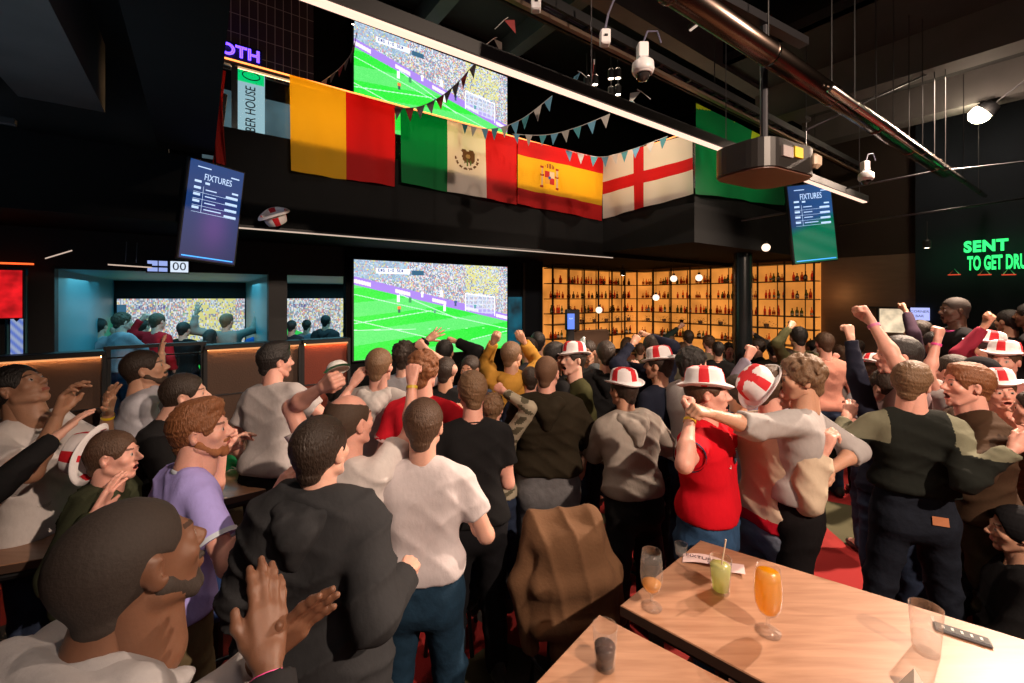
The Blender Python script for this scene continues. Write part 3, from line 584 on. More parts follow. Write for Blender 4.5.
for x, y, lab in ((605, 38, 'white junction box on the cable ladder left of the dome camera'), (536, 4, 'white junction box at the top edge on the cable ladder')):
    root = thing('junction_box', lab, 'junction box', at(x, y, 2.7)); m = MB(); m.box((0, 0, 0), (.06, .06, .095), 0, None, .008); m.build('box', WHITEP, root); m = MB(); m.box((0, -.034, 0), (.02, .01, .01)); m.build('latch', BLK, root)
    m = MB(); m.tube([(0, 0, .05), (.02, 0, .15), (.06, 0, .25), (.05, 0, .4)], .007, 6); m.build('cable', mat('cable_blue_grey', (.10, .10, .16), .5), root)
# projector
pc = at(764, 163, 2.62); root = thing('projector', 'big black ceiling projector with a warm brown underside, hung on a pole', 'projector', pc, (0, 0, TH-.12))
def roundbox(w_, d_, z0, z1, r, n=6):
    pr = []
    for cx, cy, a0 in ((w_/2-r, d_/2-r, 0), (-w_/2+r, d_/2-r, 90), (-w_/2+r, -d_/2+r, 180), (w_/2-r, -d_/2+r, 270)):
        for k in range(n+1): a = math.radians(a0+90*k/n); pr.append((cx+r*math.cos(a), cy+r*math.sin(a)))
    N_ = len(pr); vs = [(x, y, z0) for x, y in pr]+[(x, y, z1) for x, y in pr]; return vs, [tuple(reversed(range(N_))), tuple(range(N_, 2*N_))]+[(i, (i+1) % N_, N_+(i+1) % N_, N_+i) for i in range(N_)]
m = MB(); m.add(*roundbox(.56, .36, -.09, .07, .12)); m.build('casing', mat('projector_black', (.02, .018, .017), .4), root)
m = MB(); m.add(*roundbox(.54, .34, -.10, -.088, .11)); m.build('base_plate', mat('projector_under', (.11, .05, .035), .45), root)
m = MB(); m.box((-.09, -.185, .0), (.10, .012, .06)); m.build('badge', mat('badge_grey', (.35, .3, .3), .5), root)
m = MB(); m.box((.02, -.185, .012), (.085, .012, .06)); m.build('yellow_label', mat('label_yellow', (.8, .55, .02), .5), root)
m = MB(); m.box((.235, -.17, .0), (.075, .05, .09), 0, None, .02); m.build('lens_window', mat('lens_cream', (.55, .42, .3), .3), root)
m = MB(); m.tube([(0, 0, .07), (0, 0, .9)], .022, 10); m.build('mount_pole', STEEL, root); m = MB(); m.box((0, 0, .10), (.3, .14, .03)); m.build('bracket', STEEL, root); m = MB(); m.box((0, 0, .86), (.9, .06, .05)); m.build('ceiling_bracket', STEEL, root)
# small ceiling spots, bright flood
def spot(p, label, glow, r=.028, rot=(0, 0, 0), e=12):
    root = thing('ceiling_spot', label, 'light', p, rot); m = MB(); m.lathe([(r*.7, .11), (r*1.15, .09), (r*1.15, 0), (r, 0), (r, .02)], 16); m.build('can', BLK, root)
    m = MB(); m.lathe([(0, -.001), (r*.6, .001), (r*.95, .006)], 16); m.build('lamp', glow, root); m = MB(); m.tube([(0, 0, .1), (0, 0, .35)], .006, 6); m.build('stem', BLK, root); return root
SPG = emit('spot_glow', (1, .8, .6), 14)
for i, (x, y) in enumerate(((587, 86), (595, 85), (611, 79), (618, 78.5), (611, 97), (618, 95))):
    spot(at(x, y, 4.6), ['leftmost lit little spot of the left pair', 'right lit little spot of the left pair', 'small left lamp of the upper pair', 'bright right lamp of the upper pair', 'left lamp of the lower pair', 'right lamp of the lower pair'][i], SPG, .030)
root = thing('flood_light', 'dazzling warm floodlight under the right ceiling', 'light', at(982, 113, 5.05), (math.radians(38), math.radians(38), 0))
m = MB(); m.lathe([(0, .14), (.07, .13), (.11, .03), (.105, .02), (.0, .05)], 24); m.build('can', BLK, root, True); m = MB()
V_, F_ = [], []
m.lathe([(max(1e-4, .10*math.sin(a)), -.02-.10*math.cos(a)) for a in np.linspace(0, math.pi*.72, 12)], 24); m.build('lamp', emit('flood_glow', (1, .82, .55), 60), root, True)
m = MB(); m.tube([(0, 0, .14), (0, 0, .7)], .01, 6); m.build('stem', STEEL, root)
lamp('flood_halo', 'POINT', at(982, 115, 4.85), 22, WARM, shadow_soft_size=.06)
for i, (x, y, Y, r) in enumerate(((927, 248, 5.6, .035), (623, 275.5, 8.6, .05), (353, 24.5, 4.6, .014))):
    spot(at(x, y, Y), ['lit ceiling spot on the brown wall left of the green neon', 'lit spot over the back of the bar shelves', 'tiny lit spot at the top left of the upper screen'][i], SPG, r)
# pendant globes at the bar
for i, (x, y, Y) in enumerate(((599, 310, 7.2), (656, 297.5, 7.4), (673.7, 278.6, 7.2), (699, 277.7, 7.0), (766, 247.5, 6.0))):
    root = thing('globe_pendant', ['globe pendant lowest and leftmost over the bar', 'globe pendant second from the left over the bar', 'globe pendant in the middle over the bar', 'globe pendant just left of the black column', 'globe pendant right of the black column'][i], 'pendant lamp', at(x, y, Y), (0, 0, 0), 'globe pendants over the bar')
    m = MB(); r = .055; m.lathe([(max(1e-4, r*math.sin(a)), -r*math.cos(a)) for a in np.linspace(0, math.pi, 12)], 18); m.build('globe', emit('globe_glow', (1, .75, .55), 1.7), root, True)
    m = MB(); m.tube([(0, 0, r), (0, 0, 2.95-at(x, y, Y).z)], .004, 5); m.build('cord', BLK, root); m = MB(); m.lathe([(.02, r-.008), (.02, r+.03), (0.001, r+.03)], 12); m.build('cap', BLK, root)
# scoreboard, left red sign, light totem
root = thing('scoreboard', 'small lit scoreboard reading 00 over the left bay', 'scoreboard', at(168, 266.5, 4.52), (0, 0, TH))
m = MB(); m.box((0, .02, 0), (.36, .03, .135)); m.build('casing', BLK, root)
m = MB(); [m.box((x, 0, z), (w2, .01, h2)) for x, z, w2, h2 in ((-.125, .03, .08, .05), (-.04, .03, .07, .05), (-.125, -.035, .08, .04), (-.04, -.035, .07, .04))]; m.build('letter_panel', emit('score_blue', (.35, .45, .9), .9), root)
m = MB(); m.box((.095, 0, 0), (.15, .01, .115)); m.build('number_panel', emit('score_white', (.7, .8, .95), 1.0), root)
m = MB(); put_text(m, '00', .12, Matrix(((1, 0, 0, .095), (0, 0, -1, -.008), (0, 1, 0, 0), (0, 0, 0, 1)))); m.build('digits', mat('ink_blue', (.02, .03, .12), .5), root)
root = thing('lit_sign', 'red lit screen cut by the left picture edge', 'sign', at(-14, 294, 3.7), (0, 0, TH))
m = MB(); m.box((0, .03, 0), (.44, .05, .44)); m.build('casing', BLK, root); m = MB(); m.box((0, 0, 0), (.42, .01, .42)); m.build('display', emit('red_display', (.75, .01, .015), .8, .5, 9), root)
m = MB(); m.box((.03, 0, .27), (.5, .02, .015)); m.build('light_bar', emit('red_bar', (1, .1, .02), 2), root)
root = thing('light_totem', 'slim blue-white lit advertising post with a heart behind the left partition', 'sign', at(18, 350, 3.95), (0, 0, TH))
m = MB(); m.box((0, 0, .05), (.085, .06, .62), 0, None, .008); m.build('casing', BLK, root)
color_grid('display', lambda u, v: np.stack([.12+.25*np.sin(v*22+u*4)**2, .2+.25*np.sin(v*22+u*4)**2, .65+u*0], -1), 8, 60, lambda U, V: np.stack([(U-.5)*.078, U*0-.034, -.25+V*.6], -1), attr_emit('totem_pic', .8), root)
m = MB(); m.add([(0, -.037, .26), (-.018, -.037, .285), (-.012, -.037, .30), (0, -.037, .29), (.012, -.037, .30), (.018, -.037, .285)], [(0, 5, 4, 3, 2, 1)]); m.build('heart', BLK, root)
m = MB(); m.box((0, 0, -.6), (.06, .05, .7)); m.build('foot', BLK, root)
# green neon
NEO = emit('neon_green', (.03, .85, .17), 1.6); p = at(1000, 253, 5.25); cw = st(8.40, 0, 0)
dn = Vector((B3.x*-1, B3.y*-1, 0))
def on_wall(x, y):    # a point on the right wall seen at that direction
    k = ((x-512)/F); Y = 8.40/(k*CA+SA); return at(x, y, Y)
root = thing('neon_sign', 'green neon lettering SENT TO GET DRUNK on the dark wall at right', 'neon sign', on_wall(992, 257))
Mx = frame((0, 0, 0), dn, (0, 0, 1))
m = MB(); put_text(m, "SENT", .20, Mx @ Matrix.Translation((-.06, .145, 0)), outline=.010, sx=.78, spacing=1.12); put_text(m, "I'M", .17, Mx @ Matrix.Translation((.36, .17, 0)), outline=.010, sx=.8)
put_text(m, 'TO GET DRUNK', .25, Mx @ Matrix.Translation((.10, -.08, 0)), outline=.010, sx=.34, spacing=1.05); m.build('neon_tube', NEO, root)
m = MB(); vs = [Mx @ Vector(v) for v in ((-.40, -.3, -.05), (1.1, -.3, -.05), (1.1, .32, -.05), (-.40, .32, -.05))]; m.add([*vs, *[v-Mx.to_3x3() @ Vector((0, 0, .01)) for v in vs]], [(0, 1, 2, 3), (7, 6, 5, 4), (0, 4, 5, 1), (1, 5, 6, 2), (2, 6, 7, 3), (3, 7, 4, 0)]); m.build('backing', mat('neon_backing', (.01, .06, .03), .5), root)
lamp('neon_wash', 'AREA', on_wall(992, 257)-A3*.25+B3*-.3, 2.2, (.05, 1, .3), on_wall(992, 257)-B3*.3, shape='RECTANGLE', size=1.8, size_y=.4)
for i, x in enumerate((956, 986, 1010)):
    p = on_wall(x, 275)-A3*.12; root = thing('picture_light', ['leftmost red wall lamp under the neon', 'middle red wall lamp under the neon', 'right red wall lamp under the neon'][i], 'lamp', p, (0, 0, TH-1.57), 'red wall lamps under the neon')
    m = MB(); m.box((0, 0, 0), (.12, .03, .012)); m.build('shade', emit('lamp_red', (.8, .05, .02), .9), root)
    m = MB(); m.tube([(-.05, 0, 0), (0, .0, .08), (.05, 0, 0)], .005, 5); m.build('bracket', CHROME, root)
# hatch and the small lit sign
root = thing('serving_hatch', 'bright serving hatch in the brown wall', 'hatch', on_wall(889, 321)+A3*.18)
R90 = Matrix.Rotation(TH-math.pi/2, 3, 'Z')
m = MB(); m.box((0, 0, 0), (.30, .03, .36), 0, R90); m.build('lit_opening', emit('hatch', (1, .78, .52), .85, .3, 8), root)
m = MB(); [m.box(R90 @ Vector(c), d, 0, R90) for c, d in (((0, -.02, .2), (.75, .04, .03)), ((.17, -.02, 0), (.03, .04, .4)), ((-.17, -.02, 0), (.03, .04, .4)))]; m.build('frame', BLK, root)
root = thing('lit_sign', 'small white-blue lit sign reading CORNER beside the serving hatch', 'sign', on_wall(920, 314)-A3*.0)
m = MB(); m.box((0, 0, 0), (.20, .03, .18), 0, R90); m.build('sign_box', emit('cornersign', (.45, .5, 1), 1.1), root)
m = MB(); put_text(m, 'CORNER', .05, frame(-A3*.02+Vector((0, 0, .035)), -B3, (0, 0, 1))); m.build('lettering', mat('ink_blue', (.02, .03, .12), .5), root); m = MB(); put_text(m, 'BAR', .05, frame(-A3*.02+Vector((0, 0, -.03)), -B3, (0, 0, 1))); m.build('lettering', mat('ink_blue', (.02, .03, .12), .5), root)
root = thing('hat_in_flight', 'white bucket hat with a red cross flung into the air under the flags', 'hat', at(273, 213, 3.6), (math.radians(205), math.radians(-22), .4))
HATW = mat('hat_white', (.78, .76, .78), .75, bump=.1, scale=60); HATR = mat('hat_red', (.60, .01, .02), .75, bump=.1, scale=60)
# ------------------------------------------------------------------ bar shelves and bottles
def amber_mat():
    m, t, N, L, b = nt('backlit_amber'); tc = N.new('ShaderNodeTexCoord'); n = N.new('ShaderNodeTexNoise'); n.inputs['Scale'].default_value = 2.2; L.new(tc.outputs['Object'], n.inputs['Vector'])
    mr = N.new('ShaderNodeMapRange'); mr.inputs['From Min'].default_value = .3; mr.inputs['From Max'].default_value = .75; mr.inputs['To Min'].default_value = .45; mr.inputs['To Max'].default_value = .9; L.new(n.outputs['Fac'], mr.inputs['Value'])
    b.inputs['Base Color'].default_value = (.4, .2, .08, 1); b.inputs['Emission Color'].default_value = (1.0, .34, .055, 1); L.new(mr.outputs['Result'], b.inputs['Emission Strength']); return m
AMB = amber_mat(); SHF = mat('shelf_black', (.02, .014, .01), .5)
LEV = [1.45, 1.74, 1.96, 2.26, 2.57]
def wing(c, rz, W, nb, label):
    root = thing('bottle_shelving', label, 'shelving', c, (0, 0, rz))
    e_ = .155 if nb == 6 else -.155; m = MB(); m.box((W/2+e_, .30, 2.0), (W+.3, .03, 1.80)); m.build('backlit_panel', AMB, root)
    for z in LEV+[2.88]: m = MB(); m.box((W/2, .14, z), (W, .28, .016)); m.build('shelf', SHF, root)
    for k in range(nb+1): m = MB(); m.box((W*k/nb, .0, 1.95), (.022, .03, 1.95)); m.build('post', SHF, root)
    for k in range(nb): m = MB(); m.box((W*(k+.5)/nb, .27, 2.1), (.012, .015, 1.55)); m.build('mullion', SHF, root)
    m = MB(); m.box((W/2, .16, .5), (W, .32, 1.0)); m.build('cabinet', SHF, root)
    return root
W1, W2 = 2.6, 3.56
cor = st(8.24, 6.37)
wing(st(8.24-W1, 6.37), TH, W1, 6, 'left run of the amber backlit bottle shelving, facing the room')
wing(cor, TH-math.pi/2, W2, 8, 'right run of the amber backlit bottle shelving, passing behind the black column')
BC = [('amber', (.35, .10, .02)), ('dark', (.03, .025, .02)), ('red', (.45, .03, .015)), ('green', (.05, .12, .04)), ('clear', (.5, .42, .33)), ('orange', (.6, .2, .03))]
BM = [liquid('bottle_'+n, tuple(min(1, q*1.2) for q in c), tuple(min(1, q*1.3+.3) for q in c), .32) for n, c in BC]; LBL = mat('bottle_label', (.7, .6, .45), .6)
PROF = [[(0, 0), (.034, 0), (.036, .12), (.034, .145), (.014, .18), (.012, .235), (.0135, .24), (.0135, .25), (0, .25)],
        [(0, 0), (.040, 0), (.041, .10), (.030, .135), (.012, .155), (.012, .20), (.015, .205), (.015, .225), (0, .225)],
        [(0, 0), (.028, 0), (.029, .15), (.018, .18), (.011, .20), (.011, .26), (0, .26)]]
BT = []
for i in range(12):
    pr = PROF[i % 3]; m = MB(); m.lathe(pr, 10); me = m.build('x', BM[i % 6], None, True); r = pr[1][0]+.001
    m = MB(); m.lathe([(r, .035), (r+.0005, .10)], 10); ml = m.build('x', LBL if i % 2 else BM[(i+2) % 6]); BT.append((me.data, ml.data)); bpy.data.objects.remove(me); bpy.data.objects.remove(ml)
NB = ['amber', 'dark', 'red', 'green', 'clear', 'orange']
def bottle(p, k, label, group):
    o = bpy.data.objects.new('bottle', BT[k][0]); COL.objects.link(o); o.location = p; o.rotation_euler = (0, 0, random.random()*6); o.scale = (.74, .74, random.uniform(.52, .70))
    l = bpy.data.objects.new('paper_label', BT[k][1]); COL.objects.link(l); l.parent = o
    tag(o, label, 'bottle', group)
rows = ['lowest', 'second', 'third', 'fourth', 'top']
def fill(c, rz, W, nb, wname, per):
    Rm = Matrix.Rotation(rz, 3, 'Z')
    for li, z in enumerate(LEV):
        for b in range(nb):
            if li == 1: continue
            for q in range(per):
                if random.random() < .08: continue
                x = W*b/nb+.05+(W/nb-.10)*(q+.5)/per+random.uniform(-.012, .012); k = random.randrange(12)
                bottle(Vector(c)+Rm @ Vector((x, .12+random.uniform(-.03, .04), z+.012)), k, '%s bottle in bay %s of the %s shelf, %s bar shelving' % (NB[k % 6], ['one', 'two', 'three', 'four', 'five', 'six', 'seven', 'eight'][b]+' from the '+('left' if wname == 'left' else 'corner'), rows[li], wname), 'bottles on the %s %s shelf' % (wname, rows[li]))
fill(st(8.24-W1, 6.37), TH, W1, 6, 'left', 5); fill(cor, TH-math.pi/2, W2, 8, 'right', 5)
LEAF = mat('leaf_dark', (.05, .09, .025), .6)
def plant(p, s, label, seed):
    r = random.Random(seed); root = thing('potted_plant', label, 'plant', p, (0, 0, 0), 'trailing plants on the bar shelf')
    m = MB(); m.lathe([(0, 0), (.035, 0), (.045, .07), (.038, .07), (.03, .05), (0, .05)], 12); m.build('pot', mat('pot_clay', (.25, .12, .06), .7), root)
    m = MB()
    for k in range(70):
        a = r.uniform(0, 6.28); R_ = r.uniform(.02, .15)*s; z = .08+r.uniform(-.04, .07)-R_*.3; c = Vector((R_*math.cos(a), R_*.6*math.sin(a)-.02, z)); l = .03*s; d = Vector((math.cos(a), math.sin(a), r.uniform(-.6, .5))).normalized(); sd = d.cross(Vector((0, 0, 1))).normalized()*l*.35
        m.add([c, c+d*l*.5+sd, c+d*l, c+d*l*.5-sd], [(0, 1, 2, 3)])
    m.build('foliage', LEAF, root)
for i in range(5): plant(Vector(st(8.24-W1+.9+.38*i, 6.37+.1, LEV[1]+.011)), 1.1, 'trailing plant %s from the left on the left bar shelving' % ['first', 'second', 'third', 'fourth', 'fifth'][i], i)
for i in range(8): plant(cor+Vector((SA, -CA, 0))*(.3+.42*i)+Vector((0, 0, LEV[1]+.011)), 1.1, 'trailing plant %s from the corner on the right bar shelving' % ['first', 'second', 'third', 'fourth', 'fifth', 'sixth', 'seventh', 'eighth'][i], 20+i)
# bar counter in front of the shelving
root = thing('bar_counter', 'long bar counter with a lit front below the bottle shelving', 'bar counter', st(7.0, 5.0), (0, 0, TH))
WD = mat('bar_wood', (.14, .07, .035), .4, var=.3, scale=5, stretch=(1, 8, 1))
m = MB(); m.box((-.75, 0, 1.12), (2.2, .6, .05), 0, None, .01); m.box((.05, -1.2, 1.12), (.6, 2.9, .05), 0, None, .01); m.build('worktop', WD, root)
m = MB(); m.box((-.75, -.2, .55), (2.1, .06, 1.1)); m.box((-.18, -1.2, .55), (.06, 2.8, 1.1)); m.build('front', mat('bar_front', (.05, .03, .02), .5), root)
m = MB(); m.box((-.75, -.24, 1.07), (2.1, .02, .05)); m.box((-.22, -1.2, 1.07), (.02, 2.8, .05)); m.build('light_strip', emit('bar_glow', (1, .6, .3), 2.5), root)
root = thing('booth_panel', 'wooden booth back before the left bottle shelving', 'booth', at(590, 345, 6.4), (0, 0, TH-.1))
m = MB(); m.box((0, 0, -.75), (.70, .08, 1.95), 0, None, .02); m.build('panel', mat('booth_wood', (.12, .075, .05), .4, var=.2, scale=4), root)
root = thing('till_screen', 'small upright monitor with a blue picture beside the booth back', 'monitor', at(571, 320, 6.1), (0, 0, .1))
m = MB(); m.box((.03, .05, 0), (.20, .08, .30), 0, None, .01); m.build('casing', BLK, root); m = MB(); m.box((0, 0, -.02), (.10, .01, .22)); m.build('display', emit('blue_mon', (.12, .25, .95), 1.1), root)
m = MB(); put_text(m, 'BAR', .03, Matrix(((1, 0, 0, 0), (0, 0, -1, -.008), (0, 1, 0, .02), (0, 0, 0, 1)))); m.build('lettering', emit('fixture_text', (.55, .72, 1), 1.1), root)
m = MB(); m.box((0, .05, -1.05), (.1, .08, 1.8)); m.build('stand', BLK, root)
# dark stage doorway left of the shelving
root = thing('teal_doorway', 'teal lit doorway between the lower screen and the bottle shelving', 'doorway', st(4.75, 6.05), (0, 0, TH))
m = MB(); m.box((-.28, 0, 1.55), (.30, .03, 1.5)); m.build('panel', emit('teal_doorway_glow', (.0, .13, .2), .45, .8, 4), root); m = MB(); m.box((-.11, -.02, 1.5), (.05, .05, 2.8)); m.build('frame', BLK, root)  # emitting panel stands in for the teal light inside the doorway
# ------------------------------------------------------------------ tables in front
def wood_mat(name, c1, c2, rot):
    m, t, N, L, b = nt(name); tc = N.new('ShaderNodeTexCoord'); mp = N.new('ShaderNodeMapping'); mp.inputs['Rotation'].default_value = (0, 0, rot); mp.inputs['Scale'].default_value = (1.2, 14, 1)
    n = N.new('ShaderNodeTexNoise'); n.inputs['Scale'].default_value = 3; n.inputs['Detail'].default_value = 6; n.inputs['Distortion'].default_value = .6; L.new(tc.outputs['Object'], mp.inputs['Vector']); L.new(mp.outputs[0], n.inputs['Vector'])
    r = N.new('ShaderNodeValToRGB'); e = r.color_ramp.elements; e[0].position = .3; e[0].color = (*c1, 1); e[1].position = .7; e[1].color = (*c2, 1); L.new(n.outputs['Fac'], r.inputs[0]); L.new(r.outputs[0], b.inputs['Base Color'])
    b.inputs['Roughness'].default_value = .36; return m
TA = math.atan2(-.66, .75)
TW = wood_mat('table_wood', (.30, .15, .085), (.42, .23, .14), -TA)
def quad_table(P, z, label, group=None, legs=True, th=.042, m_=None):
    c = sum((Vector((p[0], p[1], 0)) for p in P), Vector((0, 0, 0)))/4; root = thing('high_table', label, 'table', (c.x, c.y, 0), (0, 0, 0), group); Q = [Vector((p[0]-c.x, p[1]-c.y)) for p in P]
    m = MB(); vs = []
    for zz, k in ((z-th, 1), (z-.004, 1), (z, .994)): vs += [(q.x*k, q.y*k, zz) for q in Q]
    m.add(vs, [(3, 2, 1, 0), (8, 9, 10, 11)], 0); m.f += [(i, (i+1) % 4, 4+(i+1) % 4, 4+i) for i in range(4)]; m.m += [1]*4; m.f += [(4+i, 4+(i+1) % 4, 8+(i+1) % 4, 8+i) for i in range(4)]; m.m += [0]*4
    m.build('tabletop', [m_ or TW, mat('table_edge', (.07, .04, .028), .5)], root)
    if legs:
        for q in Q: mm = MB(); mm.box((q.x*.86, q.y*.86, (z-th)/2), (.045, .045, z-th)); mm.build('leg', BLK, root)
        mm = MB(); mm.tube([(Q[i].x*.86, Q[i].y*.86, .25) for i in range(4)], .015, 6, closed=True); mm.build('foot_rail', BLK, root)
        mm = MB(); mm.tube([(Q[i].x*.86, Q[i].y*.86, z-th-.03) for i in range(4)], .02, 6, closed=True); mm.build('apron', BLK, root)
    return root
ZT = 1.05
def tb(x, y, z=ZT): Y = (EYE-z)*F/(y-297); return at(x, y, Y)
A_ = tb(620, 605); B_ = tb(700, 540); C_ = B_+Vector((.815, -.58, 0))*1.75; D_ = A_+Vector((.735, -.678, 0))*1.75
quad_table([A_, D_, C_, B_], ZT, 'pale wooden high table at front right with goblets and a flyer on it')
T2 = tb(599, 614); D1 = Vector((.773, -.634, 0)); D2 = Vector((-.665, -.747, 0))
quad_table([T2, T2+D2*.9, T2+D2*.9+D1*1.4, T2+D1*1.4], ZT-.001, 'pale wooden high table at the bottom edge with a dark drink on it')
# glasses
def goblet(p, label, drink=None, fillh=.5, s=1.0, clear=True):
    root = thing('beer_glass', label, 'glass', p); root.scale = (s, s, s)
    out_ = [(0, .0), (.036, .0), (.037, .003), (.012, .010), (.006, .018), (.006, .045), (.012, .052), (.028, .066), (.037, .09), (.040, .125), (.038, .165), (.034, .205)]
    inn = [(.0325, .205), (.0365, .165), (.0385, .125), (.0355, .09), (.026, .068), (.010, .056), (0, .055)]
    m = MB(); m.lathe(out_+[(.0325, .205)], 32); m.build('glass', GLASS, root, True)
    if drink:
        zt = .058+.14*fillh; pr = [(0, .0555)]+[(r-.0006, z) for r, z in reversed(inn[:-1]) if z < zt]; r_ = np.interp(zt, [.056, .068, .09, .125, .165, .205], [.010, .026, .0355, .0385, .0365, .0325])-.0006
        m = MB(); m.lathe(pr+[(r_, zt), (0, zt)], 32); m.build('drink', drink, root, True)
    return root
def tumbler(p, label, drink, h=.15, r=.034, fillh=.5, foam=None, straw=False, name='pint_glass', rb=None):
    root = thing(name, label, 'glass', p); rb = rb or r*.75
    m = MB(); m.lathe([(0, 0), (rb, 0), (rb+.001, .004), (r, h), (r-.0025, h)], 32); m.build('glass', GLASS, root, True)
    if drink:
        zt = .012+(h-.015)*fillh; rt = rb+(r-rb)*zt/h-.0025; m = MB(); m.lathe([(0, .0125), (rb-.003, .013), (rt, zt), (0, zt)], 28); m.build('drink', drink, root, True)
        if foam: m = MB(); m.lathe([(0, zt), (rt, zt), (rt, zt+.012), (0, zt+.014)], 24); m.build('foam', foam, root, True)
    if straw: m = MB(); m.tube([(-.012, 0, .015), (.028, .01, h*1.5)], .0032, 8); m.build('straw', mat('straw_cream', (.75, .6, .45), .5), root)
    return root
BEER = liquid('beer', (.85, .58, .02), (1, .62, .04), .42); MUD = liquid('beer_pale', (.85, .5, .18), (.95, .75, .45), .6); COLA = mat('cola', (.035, .010, .008), .05); LIME = liquid('lime_drink', (.62, .66, .25), (.9, .95, .6), .6); WATER = liquid('water', (.8, .8, .8), (.97, .96, .95), .12); FOAM = mat('foam', (.85, .8, .7), .7)
goblet(tb(651.5, 607), 'nearly empty stemmed beer glass near the table corner', MUD, .22, 1.1)
goblet(tb(768, 632), 'full stemmed glass of amber beer on the front table', BEER, .93, 1.18)
tumbler(tb(720.5, 592), 'tumbler of pale lime drink with a straw', LIME, .145, .045, .78, None, True, 'tumbler')
tumbler(tb(926, 652), 'clear glass with a little water at the right end of the table', WATER, .16, .048, .32, None, False, 'tumbler')
tumbler(tb(605, 667, ZT-.001), 'glass half full of dark cola on the bottom table', COLA, .14, .042, .5, None, False, 'tumbler')
root = thing('phone', 'dark phone lying by the water glass at the right', 'phone', tb(962, 636)+Vector((0, 0, .006)), (0, 0, -.62)); m = MB(); m.box((0, 0, 0), (.15, .05, .011), 0, None, .004); m.build('case', mat('phone_case', (.12, .12, .13), .3), root); m = MB(); [m.box((-.05+.025*k, 0, .006), (.007, .016, .002)) for k in range(5)]; m.build('keys', mat('key_grey', (.5, .48, .45), .5), root); m = MB(); m.box((.0, .0, .0057), (.14, .042, .001)); m.build('face', BLK, root)
o = None
P = mat('flyer_paper', (.80, .62, .62), .6); m = MB(); n = 14
for i in range(n+1):
    for j in range(2): u = i/n; m.v.append(((u-.5)*.26, (j-.5)*.075+.012*math.sin(u*3), .004+.014*abs(math.sin(u*3.1*1.3))+.002))
m.f += [(2*i, 2*i+2, 2*i+3, 2*i+1) for i in range(n)]; m.m += [0]*n; root = thing('flyer', 'curling pale pink flyer with dark print behind the lime drink', 'paper', tb(713, 566), (0, 0, -.42)); m.build('sheet', P, root)
m = MB(); put_text(m, 'FIXTURES', .034, Matrix.Translation((-.045, .008, .0215)), depth=.0003); put_text(m, '25', .03, Matrix.Translation((-.01, -.022, .022)), depth=.0003); m.build('print', mat('print_ink', (.06, .04, .07), .6), root)
tumbler(tb(681, 554), 'crumpled clear plastic cup at the far corner of the table', None, .05, .03, .1, None, False, 'plastic_cup', .024)
root = thing('table_card', 'small folded tent card at the bottom right of the table', 'card', tb(914, 690), (0, 0, .3)); m = MB(); m.add([(-.035, -.02, 0), (.035, -.02, 0), (0, 0, .07), (-.033, -.018, .001), (.033, -.018, .001), (0, .002, .064), (-.035, .03, 0), (.035, .03, 0)], [(0, 1, 2), (2, 1, 7), (0, 2, 6), (0, 6, 7, 1)]); m.build('card', mat('card_white', (.7, .66, .6), .5), root); m = MB(); m.add([(-.024, -.0185, .006), (.024, -.0185, .006), (0, -.003, .055)], [(0, 1, 2)]); m.build('print', BLK, root)
# mid tables among the crowd
def mid_table(x, y, w_, d_, rz, label, z=1.05): p = tb(x, y, z); R_ = Matrix.Rotation(rz, 3, 'Z'); Q = [p+R_ @ Vector(v) for v in ((-w_/2, -d_/2, 0), (w_/2, -d_/2, 0), (w_/2, d_/2, 0), (-w_/2, d_/2, 0))]; return quad_table(Q, z, label)
mid_table(285, 466, 1.0, .7, .65, 'wooden high table with a flag and a beer behind the lavender polo shirt')
mid_table(620, 432, 1.25, .8, .62, 'wooden high table littered with glasses left of the grey hooded man')
mid_table(28, 535, .7, .6, .4, 'wooden high table with beer at the far left, below the raised black sleeve')
tumbler(tb(249, 479), 'pint of beer on the table behind the lavender polo shirt', BEER, .15, .042, .6, FOAM)
tumbler(tb(40, 533), 'pint of golden beer at the far left table', BEER, .16, .044, .8, FOAM)
for i, (x, y, d_) in enumerate(((588, 430, WATER), (602, 436, MUD), (600, 420, WATER), (633, 438, MUD))):
    tumbler(tb(x, y), ['empty pint glass at the left end of the littered table', 'pint glass with pale dregs in the middle of the littered table', 'pint glass at the back of the littered table', 'pint glass with dregs near the grey hoodie'][i], d_, .14, .04, .2, None, False, 'pint_glass')
def crumple(U, V): return np.stack([(U-.5)*.42, (V-.5)*.26, .012+.03*np.abs(np.sin(U*11+V*5))+.03*np.abs(np.sin(V*9-U*4))], -1)
def ffn(u, v): C = col(u, .02, .35, .12); C[u > .4] = (.75, .7, .65); C[u > .58] = (.62, .02, .02); return C
o = color_grid('crumpled_flag', ffn, 40, 24, crumple, FL); o.location = tb(248, 470); tag(o, 'crumpled green, white and red flag lying on the table beside the pint', 'flag')
for i, (x, y) in enumerate(((608, 432), (640, 448))):
    o = color_grid('paper_food_tray', lambda u, v: col(u, .6, .42, .2) if 1 else None, 12, 8, lambda U, V: np.stack([(U-.5)*.24, (V-.5)*.16, .004+.035*np.maximum(np.abs(U-.5)*2, np.abs(V-.5)*2)**6], -1), mat('tray_paper', (.55, .35, .18), .7)); o.location = tb(x, y); tag(o, ['paper food tray in the middle of the littered table', 'paper food tray at the near end of the littered table'][i], 'tray')
